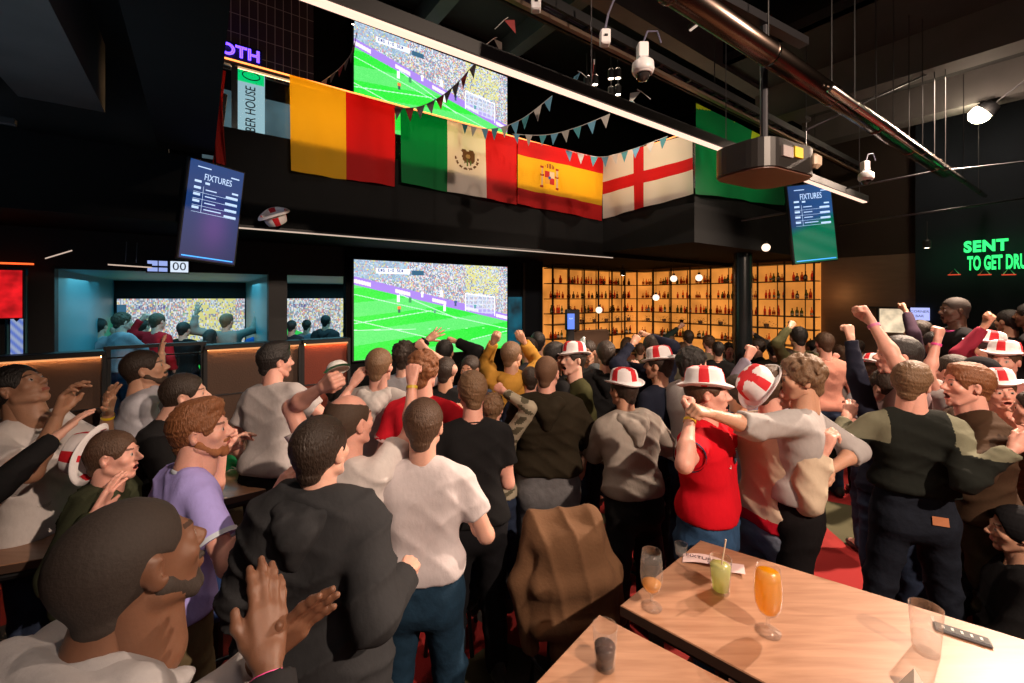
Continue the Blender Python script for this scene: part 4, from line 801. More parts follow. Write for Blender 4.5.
# ------------------------------------------------------------------ figures: smooth-blended distance fields meshed by surface nets
f32 = np.float32
def surface_nets(D, org, h):
    S = D < 0
    nx, ny, nz = D.shape
    c = [S[i:nx-1+i, j:ny-1+j, k:nz-1+k] for i in (0, 1) for j in (0, 1) for k in (0, 1)]
    al = c[0].copy(); an = c[0].copy()
    for q in c[1:]: al &= q; an |= q
    act = an & ~al; I = np.argwhere(act)
    if len(I) == 0: return np.zeros((0, 3), f32), np.zeros((0, 4), np.int32)
    idx = -np.ones(act.shape, np.int32); idx[act] = np.arange(len(I))
    P = np.zeros((len(I), 3), f32); W = np.zeros(len(I), f32)
    cor_ = np.array([(i, j, k) for i in (0, 1) for j in (0, 1) for k in (0, 1)])
    V = np.stack([D[I[:, 0]+a, I[:, 1]+b, I[:, 2]+c_] for a, b, c_ in cor_], 1)
    for e0 in range(8):
        for e1 in range(e0+1, 8):
            if np.abs(cor_[e0]-cor_[e1]).sum() != 1: continue
            a = V[:, e0]; b = V[:, e1]; m = (a < 0) != (b < 0); t = np.where(m, a/np.where(m, a-b, 1), 0)[:, None]
            P += np.where(m[:, None], cor_[e0]+(cor_[e1]-cor_[e0])*t, 0).astype(f32); W += m
    P = (P/W[:, None]+I)*h+org
    Q = []
    for ax in range(3):
        a0 = [slice(None)]*3; a1 = [slice(None)]*3; a0[ax] = slice(0, -1); a1[ax] = slice(1, None)
        s0 = S[tuple(a0)]; s1 = S[tuple(a1)]; o1, o2 = [q for q in range(3) if q != ax]
        for sgn, mk in ((1, s0 & ~s1), (-1, ~s0 & s1)):
            E = np.argwhere(mk); E = E[(E[:, o1] > 0) & (E[:, o2] > 0) & (E[:, o1] < D.shape[o1]-1) & (E[:, o2] < D.shape[o2]-1)]
            if not len(E): continue
            def ci(d1, d2): q = E.copy(); q[:, o1] += d1; q[:, o2] += d2; return idx[q[:, 0], q[:, 1], q[:, 2]]
            q = np.stack([ci(-1, -1), ci(0, -1), ci(0, 0), ci(-1, 0)], 1)
            if (ax == 1): q = q[:, ::-1]
            if sgn < 0: q = q[:, ::-1]
            Q.append(q)
    Q = np.concatenate(Q); Q = Q[(Q >= 0).all(1)]
    return P.astype(f32), np.ascontiguousarray(Q.astype(np.int32))
def nz3(P, ph, wl):   # cheap folded noise
    x, y, z = P[0], P[1], P[2]; r = np.random.RandomState(ph); o = 0
    for i, k in enumerate((1.0, 1.9)):
        a = r.randn(3, 3); a /= np.linalg.norm(a, axis=1)[:, None]
        q = 6.283*k/wl
        o = o + (np.sin(q*(a[0][0]*x+a[0][1]*y+a[0][2]*z)+1.7*np.sin(q*.5*(a[1][0]*x+a[1][1]*y+a[1][2]*z)))+.5*np.sin(q*1.3*(a[2][0]*x+a[2][1]*y+a[2][2]*z)+2))/(1+i)
    return o*.5
def folds(P, ph, wl=.11, amp=.006):   # soft cloth folds: sparse slanting ridges
    x, y, z = P[0], P[1], P[2]; r = np.random.RandomState(ph); o = 0
    w1 = np.sin(5.1*x+3.3*z+r.rand()*6)+.6*np.sin(7*y-4.2*z+r.rand()*6)
    for i in range(3):
        th = (-.55, .5, .05)[i]+r.uniform(-.2, .2); q = 3.1416/(wl*(1.0, .8, 1.5)[i]); u = (z*math.cos(th)+(x+.6*y*(1 if i % 2 else -1))*math.sin(th))*q+w1*1.3+r.rand()*6
        msk = np.clip(.5+.75*np.sin(4.4*x*(1+i*.3)-6.1*z+5*y+r.rand()*6), 0, 1)
        o = o+(1-np.abs(np.sin(u)))**2*msk*(1, .8, .6)[i]
    o = o+.25*np.sin(14*x+r.rand()*6)*np.sin(11*z+9*y+r.rand()*6)
    return (o-.45)*amp*1.5
# primitives: ('c', a, b, ra, rb, cutb)  ('e', centre, radii, R)  op suffix '-' subtracts
def prim_eval(p, X):
    if p[0][0] == 'c':
        a, b = np.asarray(p[1], f32), np.asarray(p[2], f32); ba = b-a; L2 = max(float(ba@ba), 1e-9)
        ax, ay, az = X[0]-a[0], X[1]-a[1], X[2]-a[2]; t0 = (ax*ba[0]+ay*ba[1]+az*ba[2])/L2; t = np.clip(t0, 0, 1)
        d = np.sqrt((ax-ba[0]*t)**2+(ay-ba[1]*t)**2+(az-ba[2]*t)**2)-(p[3]+(p[4]-p[3])*t)
        if len(p) > 5 and p[5]: d = np.maximum(d, (t0-1)*math.sqrt(L2))
        return d
    c = np.asarray(p[1], f32); r = p[2]; q = [X[0]-c[0], X[1]-c[1], X[2]-c[2]]
    if len(p) > 3 and p[3] is not None: R = p[3]; q = [R[0][i]*q[0]+R[1][i]*q[1]+R[2][i]*q[2] for i in range(3)]
    k0 = np.sqrt((q[0]/r[0])**2+(q[1]/r[1])**2+(q[2]/r[2])**2); k1 = np.sqrt((q[0]/r[0]**2)**2+(q[1]/r[1]**2)**2+(q[2]/r[2]**2)**2)
    return k0*(k0-1)/np.maximum(k1, 1e-6)
def prim_box(p):
    if p[0][0] == 'c': a, b = np.asarray(p[1]), np.asarray(p[2]); r = max(p[3], p[4]); return np.minimum(a, b)-r, np.maximum(a, b)+r
    c = np.asarray(p[1]); r = max(p[2]) if (len(p) > 3 and p[3] is not None) else np.asarray(p[2]); return c-r, c+r
def field_mesh(prims, h, k=.03, disp=None, cuts=(), matfn=None):
    lo = np.min([prim_box(p)[0] for p in prims if p[0][-1] != '-'], 0)-3*h-.01; hi = np.max([prim_box(p)[1] for p in prims if p[0][-1] != '-'], 0)+3*h+.01
    n = np.ceil((hi-lo)/h).astype(int)+1; D = np.full(n, .2, f32)
    ax = [(lo[i]+np.arange(n[i])*h).astype(f32) for i in range(3)]
    for p in prims:
        a, b = prim_box(p); m = k*1.2+2.5*h
        i0 = np.clip(np.floor((a-m-lo)/h).astype(int), 0, n); i1 = np.clip(np.ceil((b+m-lo)/h).astype(int)+1, 0, n)
        if (i1 <= i0).any(): continue
        X = [ax[0][i0[0]:i1[0], None, None], ax[1][None, i0[1]:i1[1], None], ax[2][None, None, i0[2]:i1[2]]]
        d = prim_eval(p, X).astype(f32); s = tuple(slice(i0[q], i1[q]) for q in range(3)); g = D[s]
        if p[0][-1] == '-':
            kk = (p[4] if len(p) > 4 else .006) if p[0][0] == 'e' else .008; d = -d; t = np.maximum(kk-np.abs(g-d), 0)/kk; D[s] = np.maximum(g, d)+t*t*kk*.25
        else:
            t = np.maximum(k-np.abs(g-d), 0)/k; D[s] = np.minimum(g, d)-t*t*k*.25
    if disp is not None or cuts:
        X = [ax[0][:, None, None], ax[1][None, :, None], ax[2][None, None, :]]
        if disp is not None: D = D+np.where(np.abs(D) < .06, disp(X), 0).astype(f32)
        for (o_, nn) in cuts: D = np.maximum(D, (X[0]-o_[0])*nn[0]+(X[1]-o_[1])*nn[1]+(X[2]-o_[2])*nn[2]).astype(f32)
    return surface_nets(np.ascontiguousarray(D), lo.astype(f32), h)
def rotm(rx=0, ry=0, rz=0): return np.array(Euler((rx, ry, rz)).to_matrix())
def hand_prims(pose):
    """right hand, wrist at the origin, fingers along +y, back of the hand +z, thumb at -x"""
    P = []; c = lambda a, b, ra, rb: P.append(('c', a, b, ra, rb))
    kn = [(-.029, .088, .004), (-.010, .094, .007), (.010, .090, .005), (.027, .081, 0)]; lens = [(.040, .025, .020), (.045, .028, .022), (.042, .026, .021), (.033, .020, .018)]
    curl = {'fist': (80, 98, 62), 'open': (6, 10, 8), 'relaxed': (28, 34, 22), 'clap': (4, 8, 6), 'grip': (48, 62, 38)}[pose]; spread = {'open': 12, 'clap': 2, 'relaxed': 3, 'fist': -1, 'grip': 0}[pose]
    for i, k in enumerate(kn):
        c((k[0]*.55, .006, 0), (k[0]*.95, k[1]-.012, k[2]-.003), .0155, .0145)
        az = math.radians(spread*(i-1.4)*1.0); d = np.array([math.sin(az), math.cos(az), 0]); p = np.array(k, float); ang = 0; sh = (1, .9, 1, 1.1)[i]
        for j in range(3):
            ang += math.radians(curl[j]*(sh if pose != 'fist' else 1)); v = np.array([d[0]*math.cos(ang), d[1]*math.cos(ang), -math.sin(ang)]); q = p+v*lens[i][j]
            r0 = (.0098, .0088, .0080)[j]*(.9 if i == 3 else 1); c(p, q, r0, (.0092, .0082, .0072)[j]*(.9 if i == 3 else 1)); p = q
    c((-.018, .012, -.006), (-.034, .038, -.012), .0155, .0125)
    if pose == 'fist': T = [(-.036, .040, -.016), (-.034, .066, -.030), (-.014, .074, -.044)]
    elif pose in ('grip',): T = [(-.036, .040, -.016), (-.042, .068, -.034), (-.028, .088, -.046)]
    elif pose == 'open': T = [(-.036, .038, -.012), (-.062, .064, -.014), (-.078, .088, -.012)]
    elif pose == 'clap': T = [(-.034, .038, -.010), (-.052, .068, -.012), (-.058, .094, -.010)]
    else: T = [(-.034, .040, -.014), (-.044, .068, -.022), (-.042, .092, -.030)]
    c(T[0], T[1], .0115, .0105); c(T[1], T[2], .0100, .0085)
    c((0, -.035, 0), (0, .012, 0), .0245, .0225)
    return P
_T = {}
def hand_tpl(pose, h):
    k = ('hand', pose, h)
    if k not in _T: _T[k] = field_mesh(hand_prims(pose), h, .009 if pose != 'open' else .007)
    return _T[k]
def head_prims(mouth=0.0, ears=True, nose=1.0, jaw=1.0):
    e = lambda c, r, R=None: ('e', c, r, R)
    J = -.010*mouth
    P = [e((0, -.014, .036), (.075, .096, .086)), e((0, .022, -.015), (.064, .070, .085)), ('c', (0, .050, -.060+J), (0, .064, -.092+J), .040*jaw, .021), ('c', (-.045, .0, -.05), (-.030*jaw, .05, -.085+J), .024, .017), ('c', (.045, .0, -.05), (.030*jaw, .05, -.085+J), .024, .017),
         e((-.040, .058, -.018), (.024, .022, .022)), e((.040, .058, -.018), (.024, .022, .022)), ('c', (-.030, .079, .026), (.030, .079, .026), .011, .011), ('c', (0, .086, .014), (0, .109*nose, -.020), .0075, .0115), e((-.011, .096, -.026), (.0085, .010, .007)), e((.011, .096, -.026), (.0085, .010, .007)),
         ('c', (0, -.024, -.04), (0, -.030, -.16), .056, .058), ('c', (0, .02, -.075), (0, -.012, -.16), .034, .046)]
    if ears: P += [e((-.076, -.006, -.002), (.009, .019, .031), rotm(-.15, 0, .35)), e((.076, -.006, -.002), (.009, .019, .031), rotm(-.15, 0, -.35))]
    return P
def head_tpl(mouth, h):
    k = ('head', mouth, h)
    if k in _T: return _T[k]
    J = -.010*mouth; P = head_prims(mouth)
    P += [('e-', (-.030, .090, .006), (.014, .010, .009), None, .010), ('e-', (.030, .090, .006), (.014, .010, .009), None, .010)]
    if h < .008: P += [('e-', (-.080, .004, .0), (.006, .009, .015), None, .004), ('e-', (.080, .004, .0), (.006, .009, .015), None, .004)]
    P += [('e', (-.030, .0755, .005), (.0125, .0125, .0125)), ('e', (.030, .0755, .005), (.0125, .0125, .0125))]
    P += [('c', (-.019, .0865, -.054), (.019, .0865, -.054), .0050, .0050), ('c', (-.016, .0855, -.0635+J*1.6), (.016, .0855, -.0635+J*1.6), .0055, .0055)]
    if mouth: P += [('e-', (0, .092, -.060+J*.6), (.020, .028, .006+.008*mouth), None, .004)]
    V, Q = field_mesh(P, h, .012)
    C = V[Q].mean(1); x, y, z = C.T; ax = np.abs(x); m = np.zeros(len(C), np.int32)
    m[((ax-.030)**2+(z-.005)**2 < .0098**2) & (y > .068)] = 2
    m[((ax-.030)**2+(z-.005)**2 < .0060**2) & (y > .072)] = 3
    lip = (ax < .022) & (y > .078) & ((np.abs(z+.0545) < .0032) | (np.abs(z+.0630-J*1.6) < .0036)); m[lip] = 1
    if mouth: m[(ax < .022) & (y > .05) & (y < .0915) & (np.abs(z+.060-J*.6) < .006+.008*mouth) & (((x/.021)**2+((z+.060-J*.6)/(.0055+.008*mouth))**2) < 1)] = 4
    m[(ax > .014) & (ax < .046) & (np.abs(z-.0275-.004*np.sin((ax-.014)*60)) < .0042) & (y > .066)] = 5
    _T[k] = (V, Q, m); return _T[k]
def hair_tpl(style, h):
    k = ('hair', style, h)
    if k in _T: return _T[k]
    e = lambda c, r, R=None: ('e', c, r, R); off = {'buzz': .003, 'fade': .004, 'short': .010, 'crop': .013, 'quiff': .012, 'curly': .022, 'mop': .018, 'bald': .006, 'long': .014, 'beanie': .016}[style]
    P = [e((0, -.016, .038), (.075+off, .096+off, .086+off))]; cuts = []; disp = None; kk = .02
    P.append(('c', (0, -.050, -.01), (0, -.060, -.045), .052+off*.7, .040+off*.5))
    if style == 'quiff': P += [e((0, .045, .105), (.055, .045, .032)), e((0, .0, .115), (.058, .07, .028))]
    if style == 'crop': P += [e((0, .035, .098), (.056, .05, .028))]
    if style in ('curly', 'mop'):
        off = .010; P[0] = e((0, -.016, .038), (.075+off, .096+off, .086+off)); r = random.Random(3); nb_ = 150 if style == 'curly' else 120; P.append(e((0, -.055, .0), (.066, .055, .065)))
        for i in range(nb_):
            v = Vector((r.gauss(0, 1), r.gauss(0, 1), r.gauss(.35, .8))).normalized()
            if v.z < -.55 or (v.y > .3 and v.z < .45): continue
            c = np.array((v.x*.082, -.016+v.y*.104, .038+v.z*.096)); t = Vector((r.gauss(0, 1), r.gauss(0, 1), r.gauss(-.4, 1))); t = (t-v*t.dot(v)).normalized()
            if style == 'curly': P.append(('c', c, c+np.array(t)*.022+np.array(v)*.006, r.uniform(.011, .017), .008))
            else: t = (Vector((v.x*.5, .5 if v.z > .3 else -.1, -.7))); t = (t-v*t.dot(v)).normalized(); P.append(('c', c, c+np.array(t)*.045, .011, .006))
        kk = .006
    if style == 'long': P += [('c', (0, -.06, .0), (0, -.085, -.22), .080, .070), ('c', (.065, -.01, .0), (.075, -.02, -.2), .03, .028), ('c', (-.065, -.01, .0), (-.075, -.02, -.2), .03, .028)]
    # carve the face away
    fz = {'beanie': .045}.get(style, 0)
    P += [('e-', (0, .134, -.034+fz*.3), (.085, .105, .108 if style not in ('bald', 'fade', 'beanie') else .115), None, .012)]
    if style != 'long': P += [('c-', (-.13, .035, -.085), (.13, .035, -.085), .066, .066, False), ('c-', (-.14, -.012, -.02), (.14, -.012, -.02), .0001, .0001, False)] if style != 'beanie' else []
    if style == 'bald': P += [('e-', (0, .030, .115), (.066, .10, .07), None, .012)]
    if style in ('short', 'fade', 'buzz', 'crop', 'quiff', 'bald'): P += [('c-', (-.14, .004, -.004), (-.072, .004, -.004), .030, .026, False), ('c-', (.14, .004, -.004), (.072, .004, -.004), .030, .026, False)]
    amp = {'buzz': .0006, 'fade': .0006, 'short': .0015, 'crop': .0035, 'quiff': .0035, 'curly': .001, 'mop': .001, 'bald': .001, 'long': .004, 'beanie': .001}[style]; wl = {'curly': .032, 'mop': .035, 'long': .03}.get(style, .022)
    disp = lambda X: -amp*nz3([X[0], X[1], X[2]*.7], 5, wl)
    V, Q = field_mesh(P, h, kk, disp); _T[k] = (V, Q); return _T[k]
def beard_tpl(h):
    k = ('beard', h)
    if k in _T: return _T[k]
    P = [('c', (0, .052, -.062), (0, .068, -.096), .0398, .0220), ('c', (-.048, .005, -.04), (-.030, .052, -.088), .0235, .0178), ('c', (.048, .005, -.04), (.030, .052, -.088), .0235, .0178), ('c', (-.022, .088, -.046), (.022, .088, -.046), .008, .008), ('e-', (0, .112, -.062), (.018, .03, .009), None, .004), ('e-', (0, .10, .0), (.05, .06, .040), None, .006)]
    _T[k] = field_mesh(P, h, .012, lambda X: -.0012*nz3(X, 9, .012)); return _T[k]
def hat_tpl(h=.005):   # bucket/bowler hat: crown + rolled brim; slot 1 = red cross bands
    if 'hat' in _T: return _T['hat']
    n = 48; prof = [(.0, .106), (.050, .103), (.076, .090), (.086, .060), (.092, .008), (.095, .0), (.108, -.006), (.126, .004), (.128, .008), (.125, .010), (.107, .001), (.093, .009), (.083, .055), (.072, .084), (.045, .097), (0, .100)]
    vs = []; fs = []; ms = []; sub = []
    for i in range(len(prof)-1):
        for q in range(4): t = q/4; sub.append((prof[i][0]*(1-t)+prof[i+1][0]*t, prof[i][1]*(1-t)+prof[i+1][1]*t))
    sub.append(prof[-1])
    for r, z in sub:
        for k in range(n): a = 2*math.pi*k/n; vs.append((r*math.cos(a), r*1.16*math.sin(a), z+(.012*math.cos(2*a) if r > .1 else 0)))
    for i in range(len(sub)-1):
        for k in range(n):
            l = (k+1) % n; f = (i*n+l, i*n+k, i*n+n+k, i*n+n+l); c = np.mean([vs[q] for q in f], 0); fs.append(f)
            ms.append(1 if (abs(c[0]) < .024 or (abs(c[1]) < .024)) and i < 9*4 and math.hypot(c[0], c[1]) < .122 and not (abs(c[1]) < .024 and math.hypot(c[0], c[1]) > .1) else 0)
    _T['hat'] = (np.array(vs, f32), np.array(fs, np.int32), np.array(ms)); return _T['hat']
def xf(V, M): M = np.array(M); return (V@M[:3, :3].T+M[:3, 3]).astype(f32)
def join(parts):
    Vs, Fs, Ms, n = [], [], [], 0
    for V, Q, m in parts: Vs.append(V); Fs.append(Q+n); Ms.append(m if isinstance(m, np.ndarray) else np.full(len(Q), m, np.int32)); n += len(V)
    return np.concatenate(Vs), np.concatenate(Fs), np.concatenate(Ms)
SKINS = {'fair': (.68, .38, .29), 'pink': (.72, .37, .29), 'tan': (.55, .30, .20), 'olive': (.40, .21, .13), 'brown': (.16, .072, .040), 'dark': (.075, .034, .02)}
HAIRC = {'black': (.012, .010, .009), 'dark': (.028, .017, .011), 'brown': (.075, .038, .020), 'light': (.16, .09, .045), 'ginger': (.20, .075, .028), 'blond': (.34, .21, .10), 'grey': (.18, .17, .16)}
def skin(n): return mat('skin_'+n, SKINS[n], .5, bump=.04, scale=120, sss=.12, var=.08)
def skinset(n):
    c = SKINS[n]; return [skin(n), mat('lips_'+n, (c[0]*.8, c[1]*.45, c[2]*.5), .45), mat('eye_white', (.42, .38, .36), .3), mat('iris', (.03, .02, .015), .15), mat('mouth_dark', (.09, .012, .012), .5), mat('brow_'+n, tuple(x*.25 for x in c), .8)]
def cloth(c, nm=None): return mat(nm or 'cloth_%03d_%03d_%03d' % tuple(int(x*999) for x in c), c, .9, bump=.12, scale=45, var=.08, spec=.12, stretch=(1, 1, .6))
def denim(c): return mat('denim_%03d_%03d_%03d' % tuple(int(x*999) for x in c), c, .85, bump=.3, scale=22, var=.4, spec=.15)
def hairm(n, st_='x'):
    if st_ in ('fade', 'buzz', 'bald'): return mat('cropped_'+n, tuple(q*1.5+d_ for q, d_ in zip(HAIRC[n], (.012, .006, .003))), .75, bump=.12, scale=160, var=.3)
    return mat('hair_'+n, HAIRC[n], .55, bump=.45, scale=150, var=.4, stretch=(1, 1, .35))
def rod(A, k, th):   # rotate vector(s) A about unit axis k
    A = np.asarray(A, float); k = np.asarray(k, float); return A*math.cos(th)+np.cross(k, A)*math.sin(th)+k*(A@k)[..., None]*(1-math.cos(th)) if A.ndim > 1 else A*math.cos(th)+np.cross(k, A)*math.sin(th)+k*float(A@k)*(1-math.cos(th))
CHECK = []
from mathutils.bvhtree import BVHTree
def stick(obj, root, name, x, z, dirn, shape, material, lift=.002):
    """lay small flat shape(s) (x,z outlines) onto a garment, hit along dirn (+1 from the front, -1 from the back)"""
    me = obj.data; bv = BVHTree.FromPolygons([v.co.copy() for v in me.vertices], [tuple(q.vertices) for q in me.polygons]); m = MB()
    for poly in shape:
        vs = []
        for (a, b) in poly:
            h = bv.ray_cast(Vector((x+a, .8*dirn, z+b)), Vector((0, -dirn, 0))); y = h[0].y if h[0] is not None else .1*dirn
            vs.append(Vector((x+a, y+lift*dirn*2, z+b)))
        n = len(vs); m.add(vs, [tuple(range(n))])
    return m.build(name, material, obj)
def person(label, head, yaw, look=(0, 0, 0), lean=0, side=0, R=None, L=None, skin_='fair', hair=('short', 'brown'), top=('tee', (.6, .58, .6)), legs=('denim', (.02, .03, .06)), hat=None, z0=0.0, H=None, fat=1.0, mouth=0, beard=None, shoes=(.02, .02, .02), sit=False, extra=None, twist=0, group=None, stance=.1, hem=None, res=None, bands=()):
    """head: image point of the middle of the head and its distance; yaw: 0 = back to the camera, -90 faces right, 90 left, 180 faces us"""
    hx, hy, hY = head; HW = np.array(at(hx, hy, hY)); yw = math.radians(yaw)
    hres = res or (1 if hY < 2.4 else 2 if hY < 3.3 else 3 if hY < 5 else 4)
    hb = {1: .0105, 2: .013, 3: .018, 4: .026}[hres]; hh = {1: .0045, 2: .006, 3: .008, 4: .011}[hres]; hd = {1: .0038, 2: .005, 3: .006, 4: .009}[hres]
    lean_, side_ = math.radians(lean), math.radians(side)
    # spine in local frame (x right, y forward), pelvis at 0,0,.95
    Rb = rotm(-lean_, side_, 0)
    piv = np.array([0, 0, .98])
    def T(p): p = np.asarray(p, float); q = piv+Rb@(p-piv) if p[2] > .98 else p; return q
    nk = T((0, -.012, 1.50)); hd_l = nk+Rb@np.array([0, .015, .165])+np.array([0, .01, 0])
    s = (HW[2]-z0)/hd_l[2]
    if sit: s = 1.0
    if H: s = H/1.80
    Ry = np.array(Matrix.Rotation(yw, 3, 'Z'))
    base = HW-Ry@(hd_l*s); 
    if not (sit or H): base[2] = z0
    CHECK.append((round(s*1.8, 2), round(float(base[2]), 2), label[:40]))
    root = thing('person', label, 'person', Vector(base.tolist()), (0, 0, yw), group); root.scale = (s, s, s)
    toL = lambda P: (Ry.T@(np.array(P)-base))/s
    fx = fat
    lv = [(.88, .070, .098, 0), (.96, .072, .100, 0), (1.04, .062, .092, .004), (1.12, .056, .088, .006), (1.20, .064, .091, .004), (1.28, .078, .097, .002), (1.36, .092, .094, -.004), (1.42, .108, .074, -.010), (1.455, .085, .052, -.014)]
    def torso(inf, lo=.88, hi=1.5, flare=0.0, belly=0.0):
        o = []
        for z, w_, r, y in lv:
            if z < lo-.06 or z > hi: continue
            fl = flare*max(0, (1.2-z)/.3); rr = r*fx+inf+fl*.5; ww = w_*fx+fl; yy = y+belly*math.exp(-((z-1.08)/.12)**2)
            o.append(('c', T((-ww, yy, z)), T((ww, yy, z)), rr, rr))
        return o
    arms = {}
    uz = Rb@np.array([0, 0, 1.]); 
    for sd, tgt in (('R', R), ('L', L)):
        sg = 1 if sd == 'R' else -1; S = T((sg*.178*(.6+.4*fx), -.008, 1.425)); pose = 'relaxed'; pole = np.array([sg*.5, -.75, -.45]) if not (isinstance(tgt, dict) and tgt.get('up')) else np.array([sg*.6, -.3, -.8]); back = None
        if isinstance(tgt, dict): pose = tgt.get('pose', 'fist'); pole = np.array(tgt.get('pole', pole), float); back = tgt.get('back')
        if tgt is None: W_ = S+np.array([sg*.09, .05, -.53]); 
        elif 'px' in tgt: W_ = toL(at(*tgt['px']))
        else: W_ = np.array(tgt['loc'], float)
        if tgt is not None and tgt.get('up'): S = S+np.array([-sg*.012, 0, .035])
        l1, l2 = .295, .262; v = W_-S; d = np.linalg.norm(v); mx = (l1+l2)*.995
        if d > mx: CHECK.append(('reach', sd, round(d*s, 2), label[:40])); W_ = S+v/d*mx; d = mx
        if d < .12: d = .12; W_ = S+v/np.linalg.norm(v)*d
        u = (W_-S)/d; a = (l1*l1-l2*l2+d*d)/(2*d); hh_ = math.sqrt(max(l1*l1-a*a, 0)); pp = pole-u*(pole@u); pp /= np.linalg.norm(pp); E = S+u*a+pp*hh_
        fdir = (W_-E)/np.linalg.norm(W_-E)
        if back is None:
            back = np.array([sg*1., 0, .0]) if tgt is None else (np.array([0, -1., 0]) if fdir[2] > .35 else np.array([sg*.3, -.2, 1.]))
        back = np.array(back, float); back = back-fdir*(back@fdir); back /= np.linalg.norm(back); X_ = np.cross(fdir, back)
        arms[sd] = dict(S=S, E=E, W=W_, f=fdir, X=X_, B=back, pose=pose, sg=sg)
    # legs
    LG = {}
    for sd, sg in (('R', 1), ('L', -1)):
        if sit: hip = np.array([sg*.085, 0, .90]); kn = np.array([sg*.13, .40, .90]); an = np.array([sg*.13, .40, .47])
        else:
            hip = np.array([sg*.088, 0, .90]); st_ = stance; an = np.array([sg*(.09+st_*.5), (.03 if sg > 0 else -.05), .085]); kn = (hip+an)/2+np.array([sg*.005, .03, .02])
        LG[sd] = (hip, kn, an)
    wr = {'tee': .006, 'polo': .005, 'long': .008, 'hoodie': .010, 'jacket': .011, 'coat': .011}[top[0]]
    inf = {'tee': .014, 'polo': .013, 'long': .018, 'hoodie': .030, 'jacket': .034, 'coat': .046}[top[0]]
    sl = {'tee': .62, 'polo': .62}.get(top[0], 2.0)
    ra, rb_, rc = .053, .043, .030
    # ---- body
    BP = torso(0, 1.03)+[('c', T((-.125, -.012, 1.425)), T((.125, -.012, 1.425)), .052, .052), ('c', T((0, -.012, 1.46)), hd_l+Rb@np.array([0, -.02, -.06]), .066, .055)]
    for sd in 'RL':
        A = arms[sd]; m2 = A['E']+(A['W']-A['E'])*.35
        BP += [('c', A['S'], A['E'], ra*(.7+.3*fx), .038), ('c', A['E'], m2, .036, .038), ('c', m2, A['W'], .038, .0245)]
        hip, kn, an = LG[sd]; BP += [('c', hip, kn, .080*fx, .058), ('c', kn, an, .060, .042), ('c', an, an+np.array([0, .14, -.04]), .04, .032)]
    V, Q = field_mesh(BP, max(hb, .013), .026); parts = [(V, Q, 0)]
    ly, lp, lr = [math.radians(q) for q in look]
    Mh = np.eye(4); Mh[:3, :3] = rotm(0, 0, ly)@rotm(lp, lr, 0)*(1.09 if hY < 2.2 else 1.02); Mh[:3, 3] = hd_l
    V, Q, m = head_tpl(mouth, hh); parts.append((xf(V, Mh), Q, m))
    for sd in 'RL':
        A = arms[sd]; V, Q = hand_tpl(A['pose'], hd); M = np.eye(4); M[:3, 0] = A['X']; M[:3, 1] = A['f']; M[:3, 2] = A['B']; M[:3, 3] = A['W']+A['f']*.01
        if A['sg'] < 0: V = V*np.array([-1, 1, 1], f32); Q = Q[:, ::-1]; 
        parts.append((xf(V, M), np.ascontiguousarray(Q), 0)); A['M'] = M
    V, Q, m = join(parts); body = mesh_obj('body', V, Q, skinset(skin_), m, True, root)
    # ---- hair, beard
    if hair:
        V, Q = hair_tpl(hair[0], hh); hm = hairm(hair[1], hair[0]) if isinstance(hair[1], str) else cloth(hair[1]); mesh_obj('beanie' if hair[0] == 'beanie' else 'hair', xf(V, Mh), Q, hm, None, True, root)
    if beard: V, Q = beard_tpl(max(hh, .006)); mesh_obj('beard', xf(V, Mh), Q, hairm(beard, 'fade'), None, True, root)
    if hat:
        M2 = np.eye(4); M2[:3, :3] = rotm(math.radians(hat.get('tilt', -6)), math.radians(hat.get('roll', 0)), math.radians(hat.get('spin', 0))); M2[:3, 3] = hat.get('at', (0, -.012, .062)); V, Q, m = hat_tpl()
        mesh_obj('bucket_hat', xf(V, Mh@M2), Q, [HATW, HATR], m, True, root)
    # ---- top
    seed = abs(hash(label)) % 9999 if False else sum(ord(ch)*(i+1) for i, ch in enumerate(label)) % 9999
    kind, tc_ = top[0], top[1]; lo = hem if hem is not None else {'tee': .95, 'polo': .94, 'long': .965, 'hoodie': .99, 'jacket': .94, 'coat': .74}[kind]
    TP = torso(inf, lo+.05, 1.5, {'tee': .03, 'polo': .025, 'long': .02, 'coat': .04}.get(kind, .012), .02*max(0, fx-1)*5)
    if lo < .86: z_ = .86; TP.append(('c', T((-.09*fx, 0, z_)), T((.09*fx, 0, z_)), .125*fx+inf, .125*fx+inf)); TP.append(('c', (-.095*fx, 0, lo), (.095*fx, 0, lo), .13*fx+inf, .13*fx+inf))
    elif True: TP.append(('c', T((-.078*fx, 0, lo+.03)), T((.078*fx, 0, lo+.03)), .108*fx+inf*.9, .108*fx+inf*.9))
    TP.append(('c', T((-.125, -.012, 1.428)), T((.125, -.012, 1.428)), .056+inf*.7, .056+inf*.7)); TP.append(('c', T((-.04, -.016, 1.475)), T((.04, -.016, 1.475)), .050+inf*.5, .050+inf*.5))
    for sd in 'RL':
        A = arms[sd]; rS, rE, rW = ra*(.7+.3*fx)+inf*.9, .048+inf*(.9 if sl < 1 else .8), .030+inf*.75
        if sl < 1: e_ = A['S']+(A['E']-A['S'])*sl; TP.append(('c', A['S'], e_, rS, .062+inf*.8, True))
        else:
            TP.append(('c', A['S'], A['E'], rS, rE)); w_ = A['E']+(A['W']-A['E'])*(.97 if not (isinstance(top[-1], str) and 'pushed' in top[-1]) else .35); TP.append(('c', A['E'], w_, rE, rW if 'pushed' not in str(top[-1]) else rE, True))
    TP.append(('c-', T((0, .002, 1.50)), T((0, .03, 1.70)), .056, .066, False))
    V, Q = field_mesh(TP, hb, .024, (lambda X: -folds(X, seed, .13, wr)), [((0, 0, lo), (0, 0, -1))])
